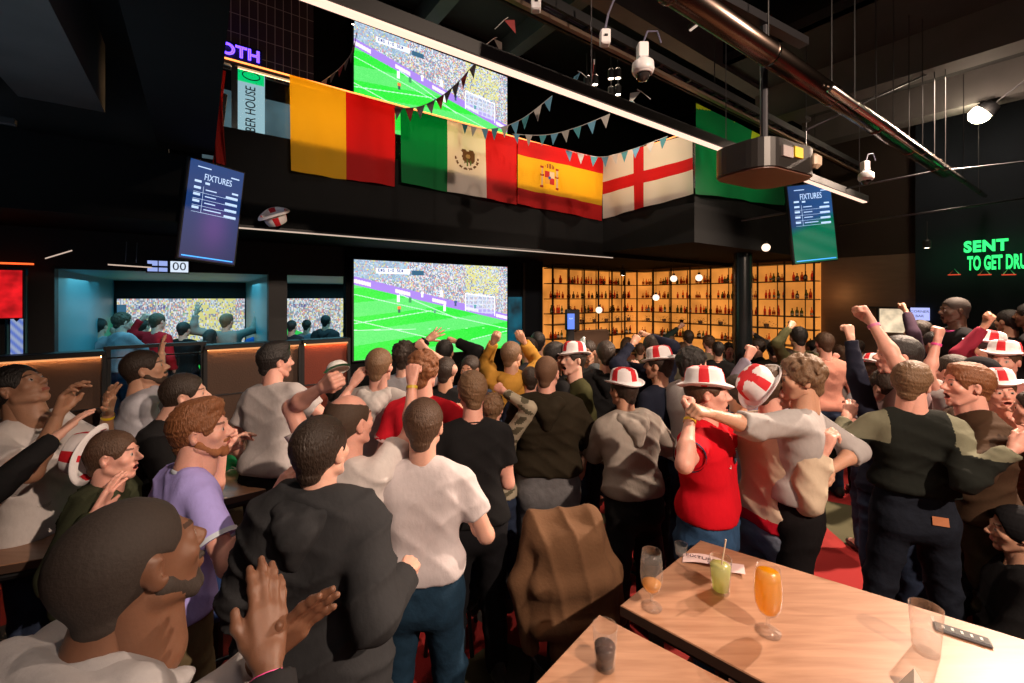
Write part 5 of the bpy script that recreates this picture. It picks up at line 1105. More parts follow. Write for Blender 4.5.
    nm = {'tee': 'tshirt', 'polo': 'polo_shirt', 'long': 'sweater', 'hoodie': 'hoodie', 'jacket': 'jacket', 'coat': 'coat'}[kind]
    mats_ = [cloth(tc_) if not isinstance(tc_, bpy.types.Material) else tc_]; ms = None
    if len(top) > 2 and isinstance(top[2], tuple) and top[2][0] == 'yoke':   # second colour over the shoulders
        mats_.append(cloth(top[2][1])); C = V[Q].mean(1); ms = (np.abs(C[:, 2]-nk[2]) < top[2][2]).astype(np.int32)*(np.abs(C[:, 0]) > .09)
    if len(top) > 2 and isinstance(top[2], tuple) and top[2][0] == 'fn': mats_ += [cloth(q) for q in top[2][1]]; ms = top[2][2](V[Q].mean(1), T)
    shirt = mesh_obj(nm, V, Q, mats_, ms, True, root)
    trim = top[3] if len(top) > 3 else None
    if kind in ('hoodie', 'coat', 'jacket') and top[-1] != 'nohood':
        hp = [('c', T((-.075, -.085, 1.478)), T((.075, -.085, 1.478)), .050, .050), ('c', T((-.085, -.03, 1.50)), T((-.06, .05, 1.475)), .034, .022), ('c', T((.085, -.03, 1.50)), T((.06, .05, 1.475)), .034, .022), ('c', T((-.03, -.125, 1.44)), T((.03, -.125, 1.44)), .060, .060), ('c', T((0, -.135, 1.40)), T((0, -.135, 1.33)), .060, .030), ('c-', T((0, -.04, 1.50)), T((0, -.055, 1.62)), .058, .075)] if kind != 'jacket' else [('c', T((-.06, -.055, 1.50)), T((.06, -.055, 1.50)), .022, .022), ('c', T((-.065, -.045, 1.50)), T((-.04, .06, 1.47)), .02, .016), ('c', T((.065, -.045, 1.50)), T((.04, .06, 1.47)), .02, .016)]
        V, Q = field_mesh(hp, hb*.85, .03, lambda X: -.006*nz3(X, seed+3, .09)); mesh_obj('hood' if kind != 'jacket' else 'collar', V, Q, mats_[0], None, True, shirt)
    if kind in ('polo', 'tee', 'long'):
        n_ = 24; m = MB(); rr = .066; cz = T((0, -.006, 1.478)); col_ = [Vector((cz+Rb@np.array([rr*1.0*math.cos(a), rr*.95*math.sin(a), .012-.014*math.sin(a)])).tolist()) for a in np.linspace(0, 2*math.pi, n_, endpoint=False)]
        m.tube(col_, .007 if kind != 'polo' else .012, 6, closed=True); m.build('collar', cloth(trim) if trim and kind == 'polo' else mats_[0], shirt, True)
    if trim and kind in ('tee', 'polo'):
        for sd in 'RL':
            A = arms[sd]; e_ = A['S']+(A['E']-A['S'])*(sl-.05); e2 = A['S']+(A['E']-A['S'])*(sl+.015); m = MB(); m.tube([e_.tolist(), e2.tolist()], .062+inf*.8+.004, 20, cap=False); m.build('cuff', cloth(trim), shirt, True)
    # ---- trousers and shoes
    TR = [('c', (-.075*fx, -.008, .87), (.075*fx, -.008, .87), .116*fx, .116*fx), ('c', (-.075*fx, 0, .93), (.075*fx, 0, .93), .118*fx, .118*fx), ('c', (-.068*fx, 0, 1.02), (.068*fx, 0, 1.02), .108*fx, .108*fx)]+([('c', (-.062*fx, 0, 1.08), (.062*fx, 0, 1.08), .102*fx, .102*fx)] if lo > 1.01 else [])
    tin = .014 if legs[0] == 'denim' else .018
    for sd in 'RL':
        hip, kn, an = LG[sd]; TR += [('c', hip, kn, .092*fx+tin, .064+tin), ('c', kn, an+np.array([0, 0, -.045]), .064+tin, .052+tin, True)]
    tm = denim(legs[1]) if legs[0] == 'denim' else cloth(legs[1])
    V, Q = field_mesh(TR, max(hb, .014), .03, (lambda X: -folds(X, seed+7, .12, .006)), [((0, 0, max(1.045, lo+.035)), (0, 0, 1))]); mesh_obj('jeans' if legs[0] == 'denim' else 'trousers', V, Q, tm, None, True, root)
    for sd in 'RL':
        hip, kn, an = LG[sd]; k = ('shoe', min(hres, 3))
        if k not in _T:
            _T[k] = field_mesh([('c', (0, -.05, .045), (0, .10, .035), .042, .036), ('c', (0, .10, .035), (0, .17, .03), .040, .030), ('c', (0, -.045, .05), (0, -.03, .10), .040, .042)], .009 if hres < 3 else .014, .02, None, [((0, 0, 0), (0, 0, -1))])
        V, Q = _T[k]; M = np.eye(4); M[:3, 3] = (an[0], an[1]+.0, an[2]-.085); mesh_obj('shoe', xf(V, M), Q, mat('shoe_%d' % int(shoes[0]*100), shoes, .4), None, True, root)
    for bsd, bc in bands:
        A = arms[bsd]; m = MB(); c_ = A['W']-A['f']*.02; m.tube([(c_-A['f']*.008).tolist(), (c_+A['f']*.008).tolist()], .0300 if sl < 1 or True else .03, 18, cap=False); m.build('wristband', mat('band_%d' % int(bc[2]*100+bc[0]*1000), bc, .4), root, True)
    root['_x'] = 1; del root['_x']
    if extra: extra(root, shirt, T)
    return root
V, Q, m = hat_tpl(); h_ = bpy.data.objects['hat_in_flight']; mesh_obj('crown_and_brim', V, Q, [HATW, HATR], m, True, h_)
CHECK.clear()
W_ = lambda x, y, Y: (x, y, Y)
def up(x, y, Y, pose='fist', **k): return dict(px=(x, y, Y), pose=pose, up=1, **k)
def to(x, y, Y, pose='relaxed', **k): return dict(px=(x, y, Y), pose=pose, **k)
CREAM = (.62, .58, .57); OFFW = (.55, .50, .50); GREY = (.30, .28, .27); BLKC = (.012, .012, .013); NAVY = (.015, .018, .035)
YB_ = (.80, .55, .02); PNK = (.85, .08, .35)
def big_hood(root, sh, T):
    P = [('c', T((-.13, -.02, 1.49)), T((.13, -.02, 1.49)), .06, .06), ('c', T((-.10, -.10, 1.50)), T((.10, -.10, 1.50)), .055, .055), ('c', T((-.14, .0, 1.50)), T((-.06, .11, 1.44)), .045, .03), ('c', T((.14, .0, 1.50)), T((.06, .11, 1.44)), .045, .03), ('e', T((0, -.15, 1.44)), (.13, .06, .09)), ('c-', T((0, .02, 1.47)), T((0, .05, 1.7)), .066, .08)]
    V, Q = field_mesh(P, .009, .03, lambda X: -folds(X, 31, .07, .010)); mesh_obj('raised_hood', V, Q, cloth((.36, .35, .36)), None, True, sh)
def red_marks(root, sh, T):
    A = np.linspace(0, 2*math.pi, 14, endpoint=False)
    stick(sh, root, 'tick_mark', .075, 1.33, 1, [[(-.020, .010), (-.014, -.004), (-.006, -.006), (.022, .010), (-.004, .000)]], mat('mark_white', (.8, .8, .8), .5), .004)
    stick(sh, root, 'crest', -.085, 1.33, 1, [[(.024*math.cos(a), .028*math.sin(a)) for a in A]], mat('crest_dark', (.02, .05, .09), .5), .004)
    stick(sh, root, 'crest_centre', -.085, 1.33, 1, [[(.013*math.cos(a), .017*math.sin(a)) for a in A]], mat('crest_teal', (.06, .16, .20), .5), .006)
def patch(root):
    for c in root.children:
        if c.name.startswith('jeans'): stick(c, root, 'leather_patch', .075, .945, -1, [[(-.035, -.022), (.035, -.022), (.035, .022), (-.035, .022)]], mat('leather_tan', (.42, .15, .06), .6), .004)
# --- foreground, left to right
person('person in grey hoodie clapping, cropped black hair, lower left foreground', (136, 566, .86), -26, look=(2, 12, -8), lean=14, H=1.8, skin_='brown', hair=('fade', 'black'), beard='black', top=('hoodie', (.36, .35, .36), ('fn', [(.02, .02, .022)], lambda C, T: (np.abs(C[:, 0]) > .235).astype(np.int32)), None), extra=big_hood, legs=('cloth', BLKC), R=dict(px=(268, 668, .80), pose='clap', back=(.9, -.2, .2), pole=(.6, -.4, -.6)), L=dict(px=(262, 660, .88), pose='clap', back=(-.9, .2, .2), pole=(-.6, -.4, -.6)), bands=(('R', PNK),), fat=1.05)
person('person in thick dark grey hooded coat seen from behind, arm bent', (322, 452, 1.68), -6, look=(-8, 4, 0), lean=4, hair=('short', 'dark'), top=('coat', (.030, .031, .034)), legs=('cloth', BLKC), R=dict(px=(404, 574, 1.72), pose='fist', pole=(.45, -.1, -1)), L=None, fat=1.14)
person('person in a lavender polo shirt with ginger hair and beard looking right', (202, 432, 1.98), -38, look=(-34, 6, 0), lean=8, skin_='pink', hair=('quiff', 'ginger'), beard='ginger', top=('polo', (.40, .36, .80), None, (.55, .62, .72)), legs=('cloth', (.14, .11, .06)), R=dict(px=(272, 500, 1.85), pose='relaxed', pole=(.3, -.3, -.8)), L=dict(px=(222, 452, 2.25), pose='fist', pole=(-.3, .2, -1)), fat=1.06)
person('person in olive jacket at left, red and white hat tipped far back', (114, 457, 2.12), -72, look=(0, 4, -6), lean=6, skin_='pink', hair=('short', 'brown'), top=('jacket', (.035, .04, .022)), legs=('cloth', BLKC), mouth=.5, hat=dict(tilt=74, at=(0, -.085, .030)), R=dict(px=(96, 512, 1.9), pose='open', pole=(.4, -.4, -.8)), bands=(('R', (.7, .85, .05)),))
person('person in pale T-shirt at far left edge, face turned up', (20, 389, 2.35), -80, look=(0, 32, 0), lean=-10, skin_='olive', hair=('short', 'black'), top=('tee', CREAM), R=dict(px=(58, 415, 2.15), pose='relaxed', pole=(.2, -.2, -1)), L=dict(px=(108, 413, 2.5), pose='open', pole=(-.3, .1, -1), up=1), bands=(('L', YB_),))
person('person mostly outside the picture at lower left stretching a black sleeved arm up', (-80, 486, 1.6), -45, look=(0, 10, 0), hair=('short', 'dark'), top=('long', BLKC), R=dict(px=(78, 420, 2.02), pose='open', pole=(.5, -.5, -.4), up=1, back=(0, -.6, .6)), bands=(('R', (.75, .8, .1)),))
person('bearded person in pale T-shirt looking up, before the bay railing', (146, 370, 2.95), -50, look=(-10, 16, 0), lean=4, skin_='tan', hair=('short', 'dark'), beard='dark', top=('tee', (.42, .42, .47)), R=dict(px=(161, 356, 3.25), pose='open', up=1, pole=(.4, .2, -.9)))
person('person in black top crouching just behind the lavender polo shirt', (186, 396, 2.6), -65, look=(0, 6, 0), lean=22, hair=('short', 'dark'), top=('long', BLKC), R=to(222, 452, 2.5))
person('broad person in pale T-shirt seen from behind, arm reaching right', (276, 362, 3.05), -14, look=(-28, 0, 0), lean=6, side=-4, H=1.84, hair=('quiff', 'black'), skin_='pink', top=('tee', (.45, .42, .42)), legs=('cloth', BLKC), R=dict(px=(352, 386, 3.1), pose='relaxed', pole=(.2, -.2, -1), up=1), fat=1.1)
person('balding person in a white T-shirt with both fists raised, behind the dark coat', (350, 423, 2.05), -18, look=(-12, 6, 0), lean=2, hair=('bald', 'dark'), skin_='pink', top=('tee', CREAM), L=dict(px=(321, 388, 1.98), pose='fist', up=1, pole=(-.9, .2, -.3)), R=dict(px=(412, 384, 2.36), pose='fist', up=1, pole=(.2, -.3, -.9)), bands=(('R', (.6, .42, .04)),), fat=1.04)
person('person in white T-shirt and dark jeans seen from behind', (424, 427, 2.08), 2, hem=1.0, look=(-3, 0, 0), lean=3, hair=('short', 'brown'), skin_='fair', top=('tee', (.60, .55, .57)), legs=('denim', (.012, .035, .065)), R=dict(loc=(.20, .26, 1.13), pose='relaxed', pole=(.5, -.8, -.3)), L=dict(loc=(-.20, .28, 1.10), pole=(-.5, -.8, -.3)), fat=1.04)
person('blond person in a fitted black T-shirt and black trousers seen from behind', (472, 393, 2.6), 12, look=(4, 0, 0), lean=8, H=1.80, hair=('crop', 'light'), skin_='pink', top=('tee', (.010, .010, .011)), legs=('cloth', (.008, .008, .010)), L=dict(loc=(-.2, .25, 1.18), pole=(-.7, -.7, -.3)), R=dict(loc=(.12, .28, 1.15), pole=(.3, -.7, -.7)), fat=.97)
person('person in a red shirt with curly ginger hair behind the raised gold-banded fist', (424, 372, 2.9), -8, look=(-6, 0, 0), hair=('curly', 'ginger'), skin_='pink', top=('tee', (.62, .015, .03), None, (.75, .5, .5)), R=to(470, 400, 2.8, pole=(.6, -.5, -.4)))
person('person in pale hooded sweatshirt seen from behind, below the lower screen', (380, 367, 3.2), -6, look=(-4, 2, 0), lean=2, hair=('short', 'light'), skin_='pink', top=('hoodie', (.45, .43, .42)))
person('dark-haired person in white top before the lower screen, bare arm raised', (405, 357, 3.8), -20, look=(10, 4, 0), hair=('mop', 'dark'), top=('tee', (.42, .42, .46)), R=up(427, 350, 3.7, pole=(1, .2, -.4)))
person('person in black with both arms up, silhouetted against the lower screen', (445, 353, 4.4), -8, hair=('short', 'black'), skin_='tan', top=('hoodie', BLKC), R=up(457, 342, 4.4, pole=(.6, -.3, -.8)), L=up(427, 340, 4.4, 'open', pole=(-.6, -.3, -.8)))
person('person in bucket hat and blue denim shirt facing us below the screen', (470, 370, 3.9), 150, look=(10, 0, 0), lean=4, skin_='tan', hair=('short', 'dark'), beard='dark', hat=dict(), top=('long', (.06, .10, .17)), R=to(462, 410, 3.6), mouth=.5)
person('person in a mustard yellow hooded sweatshirt with both fists raised', (512, 356, 4.0), -4, look=(-30, 4, 0), hair=('short', 'light'), skin_='tan', top=('hoodie', (.50, .26, .045)), legs=('cloth', NAVY), R=up(524, 342, 4.12, pole=(.4, .7, -.5)), L=up(493, 343, 4.12, pole=(-.4, .7, -.5)), bands=(('L', (.7, .7, .7)),))
person('light-haired child in patterned shirt, one arm raised, beside the brown hoodie', (493, 409, 3.0), -10, H=1.5, hair=('mop', 'light'), skin_='pink', top=('long', (.36, .32, .24), ('fn', [(.10, .09, .06)], lambda C, T: (np.sin(C[:, 0]*40+3*np.sin(C[:, 2]*22))*np.sin(C[:, 2]*36) > .25).astype(np.int32)), None), R=up(505, 392, 3.0))
person('person in dark brown hoodie and grey jeans seen from behind', (547, 374, 3.12), -4, look=(-14, 4, 0), lean=6, hair=('buzz', 'brown'), skin_='pink', hem=1.03, top=('hoodie', (.022, .017, .010)), legs=('denim', (.13, .13, .14)), R=dict(loc=(.20, .30, 1.12), pole=(.7, -.6, -.3)), L=dict(loc=(-.14, .30, 1.15), pole=(-.5, -.6, -.4)), fat=1.16)
person('dark-haired person facing a shouting friend behind the brown hoodie', (557, 357, 3.9), -75, skin_='tan', hair=('short', 'black'), top=('long', BLKC), mouth=.4)
person('laughing person in olive shirt and bucket hat behind the brown hoodie', (573, 361, 3.8), 105, look=(14, 8, 6), skin_='fair', hair=('short', 'dark'), mouth=1, hat=dict(tilt=-4), top=('long', (.05, .05, .02)))
person('person in a grey hoodie holding a pale inflatable stick', (588, 352, 4.6), 150, H=1.72, skin_='tan', hair=('short', 'dark'), top=('hoodie', (.12, .14, .15)), R=dict(px=(573, 372, 4.4), pose='grip', pole=(.6, 0, -.8)))
person('person in black jacket with arms spread, seen from behind near the booth back', (606, 355, 4.1), -8, hair=('short', 'dark'), top=('hoodie', BLKC), L=to(570, 372, 4.3, pole=(-.6, -.2, -.6)), R=to(640, 372, 4.3, pole=(.6, -.2, -.6)), fat=1.05)
person('person in grey hoodie and bucket hat seen from behind at littered table', (623, 391, 3.05), 14, look=(14, 0, 0), lean=12, skin_='tan', hair=('short', 'dark'), hat=dict(tilt=-2), top=('hoodie', (.30, .27, .24)), legs=('cloth', BLKC), L=to(606, 430, 3.3, pole=(-.6, -.5, -.4)), R=to(650, 445, 3.4, pole=(.6, -.5, -.4)), shoes=(.3, .28, .3), fat=1.06)
person('person in navy T-shirt and bucket hat turned left before the bar', (658, 366, 3.65), 35, look=(22, 2, 0), skin_='tan', hair=('short', 'dark'), hat=dict(tilt=-12), top=('tee', (.012, .015, .028)), legs=('cloth', BLKC), fat=1.05)
person('person in a dark top with clenched hands raised before the bar shelves', (652, 348, 4.0), 0, hair=('short', 'dark'), skin_='tan', top=('long', NAVY), R=up(650, 336, 4.0, pole=(.6, -.3, -.8)), L=up(632, 344, 3.9, pole=(-.6, -.3, -.8)), H=1.74)
person('person in red football polo shirt and bucket hat, fist at cheek', (708, 395, 2.5), -125, look=(10, 6, -6), lean=-2, side=-6, hem=1.05, extra=red_marks, skin_='pink', hair=('short', 'brown'), mouth=1, hat=dict(tilt=-4, at=(0, -.012, .055)), top=('polo', (.56, .006, .016), None, (.02, .03, .06)), legs=('denim', (.03, .075, .16)), R=dict(px=(690, 418, 2.25), pose='fist', pole=(.2, .1, -1), back=(0, 1, 0)), L=dict(px=(770, 402, 2.75), pose='open', pole=(-.6, .3, -.6)), bands=(('R', YB_),), fat=1.24)
person('person in cream sweater, hat tipped back, hugging the curly-haired person', (774, 389, 2.55), -72, look=(-12, 2, 0), lean=2, skin_='pink', hair=('short', 'brown'), hat=dict(tilt=52, at=(0, -.080, .020)), top=('long', (.55, .45, .34), ('fn', [(.60, .01, .03)], lambda C, T: (C[:, 2] < 1.0).astype(np.int32)), None), legs=('denim', (.16, .19, .26)), R=dict(px=(812, 448, 2.35), pose='grip', pole=(.2, -.1, -1)), L=dict(px=(715, 410, 2.9), pose='open', pole=(-.5, .3, -.5)), hem=.93)
person('curly-haired person in grey top stretching an arm left across friends', (800, 380, 2.45), 48, look=(28, -2, 0), lean=-2, H=1.86, skin_='tan', hair=('curly', 'light'), top=('long', (.38, .36, .36), None, 'pushed'), legs=('cloth', (.008, .007, .008)), L=dict(px=(712, 414, 2.15), pose='fist', pole=(-.2, -.2, -1), up=1), R=dict(px=(830, 470, 2.4)), hem=1.03)
person('dark-haired person in black and grey-green sweatshirt and dark jeans at right', (912, 384, 2.5), -24, look=(-34, 0, 4), lean=0, H=1.80, hem=1.06, stance=.22, skin_='pink', hair=('crop', 'light'), top=('long', (.012, .014, .012), ('fn', [(.16, .16, .11)], lambda C, T: ((np.abs(C[:, 2]-1.44) < .10) & (np.abs(C[:, 0]) > .135)).astype(np.int32)), None), legs=('denim', (.010, .013, .022)), R=dict(px=(1012, 450, 2.2), pose='relaxed', pole=(.5, -.6, -.2)), L=dict(px=(846, 418, 2.75), pose='relaxed', pole=(-.4, -.4, -.6)), fat=1.02, extra=lambda r, sh, T: patch(r))
person('ginger person in a dark brown jacket turned left, shouting at the friend beside him', (966, 386, 2.6), 62, look=(14, 4, 0), lean=4, skin_='pink', hair=('crop', 'ginger'), mouth=1, top=('jacket', (.05, .028, .016)), legs=('cloth', (.07, .06, .035)), L=to(930, 430, 2.5), R=to(985, 470, 2.7), fat=1.06)
person('smiling person in pink T-shirt, nearest bucket hat at right edge', (1000, 392, 3.0), 140, look=(10, 2, 6), skin_='pink', hair=('short', 'brown'), mouth=.5, hat=dict(tilt=4), top=('tee', (.66, .36, .30)), legs=('denim', NAVY), R=to(985, 440, 2.9), fat=1.06)
person('person in the middle one of three bucket hats at the right', (1004, 362, 3.5), 120, look=(0, 4, 0), skin_='pink', hair=('short', 'brown'), mouth=.5, hat=dict(tilt=2), top=('tee', (.5, .22, .2)))
person('person in a maroon sleeve and the rearmost bucket hat at the right, fist raised', (985, 350, 3.9), 60, look=(0, 4, 0), skin_='tan', hair=('short', 'dark'), hat=dict(tilt=6), top=('long', (.22, .02, .04)), L=up(984, 327, 3.75, pole=(0, .6, -1)), R=None)
person('person in a black cap-like knitted hat behind the ginger shouter', (978, 376, 3.15), 10, hair=('beanie', (.01, .01, .012)), skin_='dark', top=('long', BLKC), z0=.0)
person('tall person in black top with bright pink collar, above the crowd', (954, 311, 4.25), 75, look=(0, 0, 0), z0=.40, skin_='dark', hair=('fade', 'black'), top=('polo', BLKC, None, (.8, .12, .4)), legs=('cloth', BLKC), mouth=.5)
person('dark-haired person in pinkish short sleeve punching a fist toward the hatch', (897, 357, 2.95), 70, look=(0, 6, 0), skin_='pink', hair=('short', 'black'), top=('tee', (.35, .25, .26)), L=dict(px=(872, 323, 2.8), pose='fist', up=1, pole=(-.5, -.2, -.7)), bands=(('L', (.7, .2, .4)),))
person('person in a navy sleeve with fist raised left of the serving hatch', (885, 388, 3.0), 15, hair=('short', 'dark'), top=('long', (.014, .016, .03)), L=dict(px=(849, 332, 3.1), pose='fist', up=1, pole=(-.6, -.2, -.6)))
person('bare-armed person with clenched fist and pink wristband before the pink collar', (952, 372, 3.35), 20, skin_='pink', hair=('short', 'dark'), top=('tee', (.35, .33, .33)), L=dict(px=(937, 342, 3.2), pose='fist', up=1, pole=(-1, .0, -.5)), bands=(('L', PNK),))
person('person in bucket hat just right of the raised navy sleeve', (873, 372, 3.9), 0, skin_='pink', hair=('short', 'brown'), hat=dict(tilt=-10, roll=20), top=('tee', (.3, .3, .33)))
person('person with a thin arm raised beside the small lit sign', (918, 332, 4.6), 40, skin_='tan', hair=('short', 'dark'), top=('long', (.05, .03, .05)), L=up(906, 312, 4.5), H=1.75)
person('person in olive shirt seen from behind, arm raised before the right shelving', (798, 338, 5.3), -8, z0=.0, hair=('short', 'black'), skin_='tan', top=('long', (.09, .09, .04)), L=up(789, 328, 5.2, pole=(-.6, -.3, -.8)), fat=1.1)
person('person in a salmon pink top seen from behind right of the olive shirt', (824, 344, 5.0), -8, hair=('short', 'brown'), skin_='pink', top=('tee', (.45, .20, .15)))
person('person in a grey lilac sleeve raising a fist behind the cream sweater', (766, 388, 3.3), 10, hair=('short', 'brown'), skin_='pink', top=('long', (.22, .20, .26)), L=dict(px=(747, 359, 3.2), pose='fist', up=1, pole=(-1, -.1, -.4)))
person('dark-haired person in a white jacket looking right behind the red polo shirt', (693, 365, 3.4), -75, skin_='pink', hair=('mop', 'black'), top=('jacket', (.5, .48, .48)))
person('person in bucket hat between the red polo and the cream sweater', (736, 392, 3.15), 10, skin_='tan', hair=('short', 'dark'), hat=dict(), top=('long', (.20, .22, .32)))
# --- people in the two bays behind the partitions, on the raised floor
def bayp(x, y, t, yaw, label, top, hair=('short', 'dark'), **k): return person(label, (x, y-4, YA(x, t+1.5)), yaw, top=top, hair=hair, z0=.35, **k)
WT = (.45, .47, .52)
bayp(62, 337, 6.3, 12, 'person in pale shirt with dark red back emblem in the left bay', ('tee', (.40, .40, .44)), look=(-20, 0, 0), skin_='tan', extra=lambda r, sh, T: stick(sh, r, 'back_emblem', 0, 1.25, -1, [[(-.06, -.04), (.0, -.09), (.07, -.03), (.05, .05), (.0, .09), (-.05, .03)]], mat('emblem_red', (.35, .01, .02), .6), .006))
bayp(88, 331, 7.2, 0, 'person in a blue knitted cap in the left bay', ('long', (.10, .16, .26)), ('beanie', (.02, .07, .25)))
bayp(100, 331, 6.7, 10, 'person in white sportswear hugging a friend in the left bay', ('tee', WT), ('short', 'black'), R=to(116, 336, YA(116, 8.4)))
bayp(123, 326, 6.35, -25, 'person in grey and white top reaching right in left bay', ('long', (.36, .33, .38)), ('mop', 'brown'), skin_='pink', R=dict(px=(150, 338, YA(150, 8.0)), up=1), L=to(108, 338, YA(108, 8.1)))
bayp(143, 331, 6.9, 0, 'person in denim blue top left of the red top in the bay', ('long', (.05, .12, .20)))
bayp(158, 326, 6.35, -8, 'person in a bright red top in the left bay', ('long', (.50, .012, .02)), ('short', 'brown'), skin_='pink', L=dict(px=(141, 320, YA(141, 8.1)), up=1))
bayp(184, 334, 6.25, 4, 'person in black seen from behind in the left bay', ('long', BLKC), ('short', 'black'), L=to(166, 348, YA(166, 7.9)), R=to(202, 345, YA(202, 8.0)), fat=1.08)
bayp(227, 326, 6.25, 0, 'person in a beige grey sweater with both arms spread wide in the left bay', ('long', (.26, .24, .22)), ('crop', 'light'), fat=1.15, L=dict(px=(196, 314, YA(196, 7.8)), up=1, pose='open', pole=(-.3, 0, -1)), R=dict(px=(257, 316, YA(257, 7.9)), up=1, pose='open', pole=(.3, 0, -1)))
bayp(211, 341, 6.15, 0, 'long-haired person low in the left bay in front of the beige sweater', ('long', BLKC), ('long', 'black'), H=1.5)
bayp(259, 333, 6.6, 0, 'person in a royal blue top at the right end of the left bay', ('tee', (.02, .12, .48)))
bayp(272, 326, 6.8, -40, 'person in a white and red shirt beside the bay divider', ('tee', WT), ('short', 'black'), skin_='tan')
bayp(292, 331, 6.5, 0, 'dark silhouetted person, leftmost in the second bay', ('long', (.03, .03, .04)), ('short', 'black'))
bayp(307, 330, 6.9, 0, 'person with a pale collar second in the second bay', ('tee', (.18, .22, .28)), ('short', 'dark'))
bayp(326, 326, 6.4, 0, 'broad dark person in the middle of the second bay', ('hoodie', (.05, .045, .05)), ('short', 'black'), fat=1.1)
bayp(347, 336, 6.3, 10, 'person in a pale blue hooded top at the right end of the second bay', ('hoodie', (.32, .36, .46)), ('short', 'dark'))
# --- the crowd between the front groups and the bar
BG = [(628, 345, 5.6, -60, 'tan', ('long', 'brown'), ('long', (.22, .08, .05)), 'long brown hair and rust top at the bar', None),
 (668, 341, 5.6, 20, 'pink', ('short', 'brown'), ('long', (.30, .07, .04)), 'brick red top in front of the middle shelving', None),
 (688, 338, 5.4, 0, 'tan', ('short', 'dark'), ('long', (.02, .035, .03)), 'dark green top and an arm up left of the black column', 'L'),
 (708, 343, 5.0, 30, 'pink', ('mop', 'brown'), ('tee', (.20, .17, .12)), 'sand coloured top below the left side of the black column', None),
 (718, 356, 4.3, -30, 'tan', ('short', 'black'), ('long', BLKC), 'black top just under the black column', None),
 (729, 350, 4.8, 160, 'pink', ('long', 'dark'), ('long', (.16, .20, .19)), 'grey-green top facing us under the black column', None),
 (744, 344, 5.2, -50, 'tan', ('short', 'black'), ('long', (.03, .03, .03)), 'black top in front of the black column', 'R'),
 (757, 347, 4.6, 70, 'pink', ('short', 'dark'), ('long', (.02, .02, .02)), 'black shirt facing left, right of the black column', None),
 (773, 353, 4.4, -10, 'tan', ('short', 'black'), ('tee', (.10, .08, .07)), 'dark brown top behind the curly-haired person', None),
 (812, 352, 4.6, 20, 'tan', ('short', 'black'), ('long', (.04, .05, .09)), 'navy top right of the olive shirt', None),
 (838, 358, 4.2, 0, 'pink', ('mop', 'brown'), ('long', (.22, .19, .16)), 'grey-brown top left of the long navy sleeve', 'L'),
 (858, 352, 4.6, -20, 'tan', ('short', 'dark'), ('tee', (.06, .05, .04)), 'dark T-shirt left of the pale hatch', None),
 (935, 345, 4.4, 30, 'tan', ('short', 'black'), ('long', (.05, .035, .03)), 'dark brown top below the small lit sign', None),
 (1008, 322, 4.5, 0, 'tan', ('short', 'black'), ('long', BLKC), 'black top at the far right under the neon', None),
 (1030, 316, 4.3, 40, 'brown', ('short', 'black'), ('long', (.02, .02, .022)), 'black top cut by the right picture edge', None),
 (990, 329, 4.9, 0, 'tan', ('short', 'dark'), ('long', (.03, .03, .035)), 'dark top behind the maroon sleeve', None),
 (538, 343, 5.2, -10, 'tan', ('short', 'black'), ('long', BLKC), 'black top beside the lower right corner of the big screen', None),
 (527, 349, 4.9, 60, 'tan', ('short', 'dark'), ('long', (.02, .02, .025)), 'dark top behind the mustard hoodie', None),
 (640, 360, 4.8, -30, 'tan', ('short', 'brown'), ('long', (.12, .10, .06)), 'khaki top between the grey hood and the navy T-shirt', None),
 (682, 352, 4.5, 10, 'pink', ('short', 'brown'), ('long', (.10, .10, .07)), 'olive brown top left of the white jacket', None),
 (786, 362, 3.8, 30, 'tan', ('short', 'dark'), ('long', (.03, .03, .03)), 'black top glimpsed above the cream sweater', None),
 (845, 378, 3.6, -10, 'pink', ('short', 'brown'), ('long', (.20, .18, .17)), 'taupe top and clenched hand between the grey top and the grey-green sweatshirt', 'L'),
 (446, 372, 3.7, 0, 'tan', ('short', 'dark'), ('long', BLKC), 'dark top under the raised arms before the big screen', None),
 (336, 390, 3.4, 0, 'tan', ('short', 'black'), ('long', (.05, .045, .05)), 'patterned dark top low between the big pale T-shirt and the pale hoodie', None),
 (1035, 410, 2.7, 40, 'pink', ('short', 'dark'), ('long', (.16, .08, .04)), 'rust brown top at the right picture edge', None),
 (530, 380, 3.9, 0, 'pink', ('short', 'dark'), ('long', NAVY), 'navy top half hidden left of the brown hoodie', None)]
for (x, y, Y, yaw, sk, hr, tp, desc, arm) in BG:
    if 600 < x < 870: Y = min(Y*1.4, 6.9); y = min(y, 350) if x < 780 else y-4
    k = {}
    if x in (1008, 1030, 990): k['z0'] = .4
    if arm: sg = 1 if arm == 'R' else -1; k[arm] = dict(px=(x+sg*13*5/Y, y-14*5/Y, Y-.05), pose='fist', up=1, pole=(sg, 0, -.3))
    person('person with '+desc, (x, y, Y), yaw, skin_=sk, hair=hr, top=tp, legs=('cloth', (.012, .012, .015)), look=(RNG.uniform(-15, 15), RNG.uniform(-3, 6), 0), **k)
person('seated person in black with a dark knitted hat at the lower right edge', (1016, 532, 2.3), 60, H=1.8, z0=0, sit=True, skin_='tan', hair=('beanie', (.01, .01, .012)), top=('hoodie', BLKC), legs=('cloth', BLKC), R=dict(loc=(.2, .3, .95)), L=dict(loc=(-.2, .3, .95)))
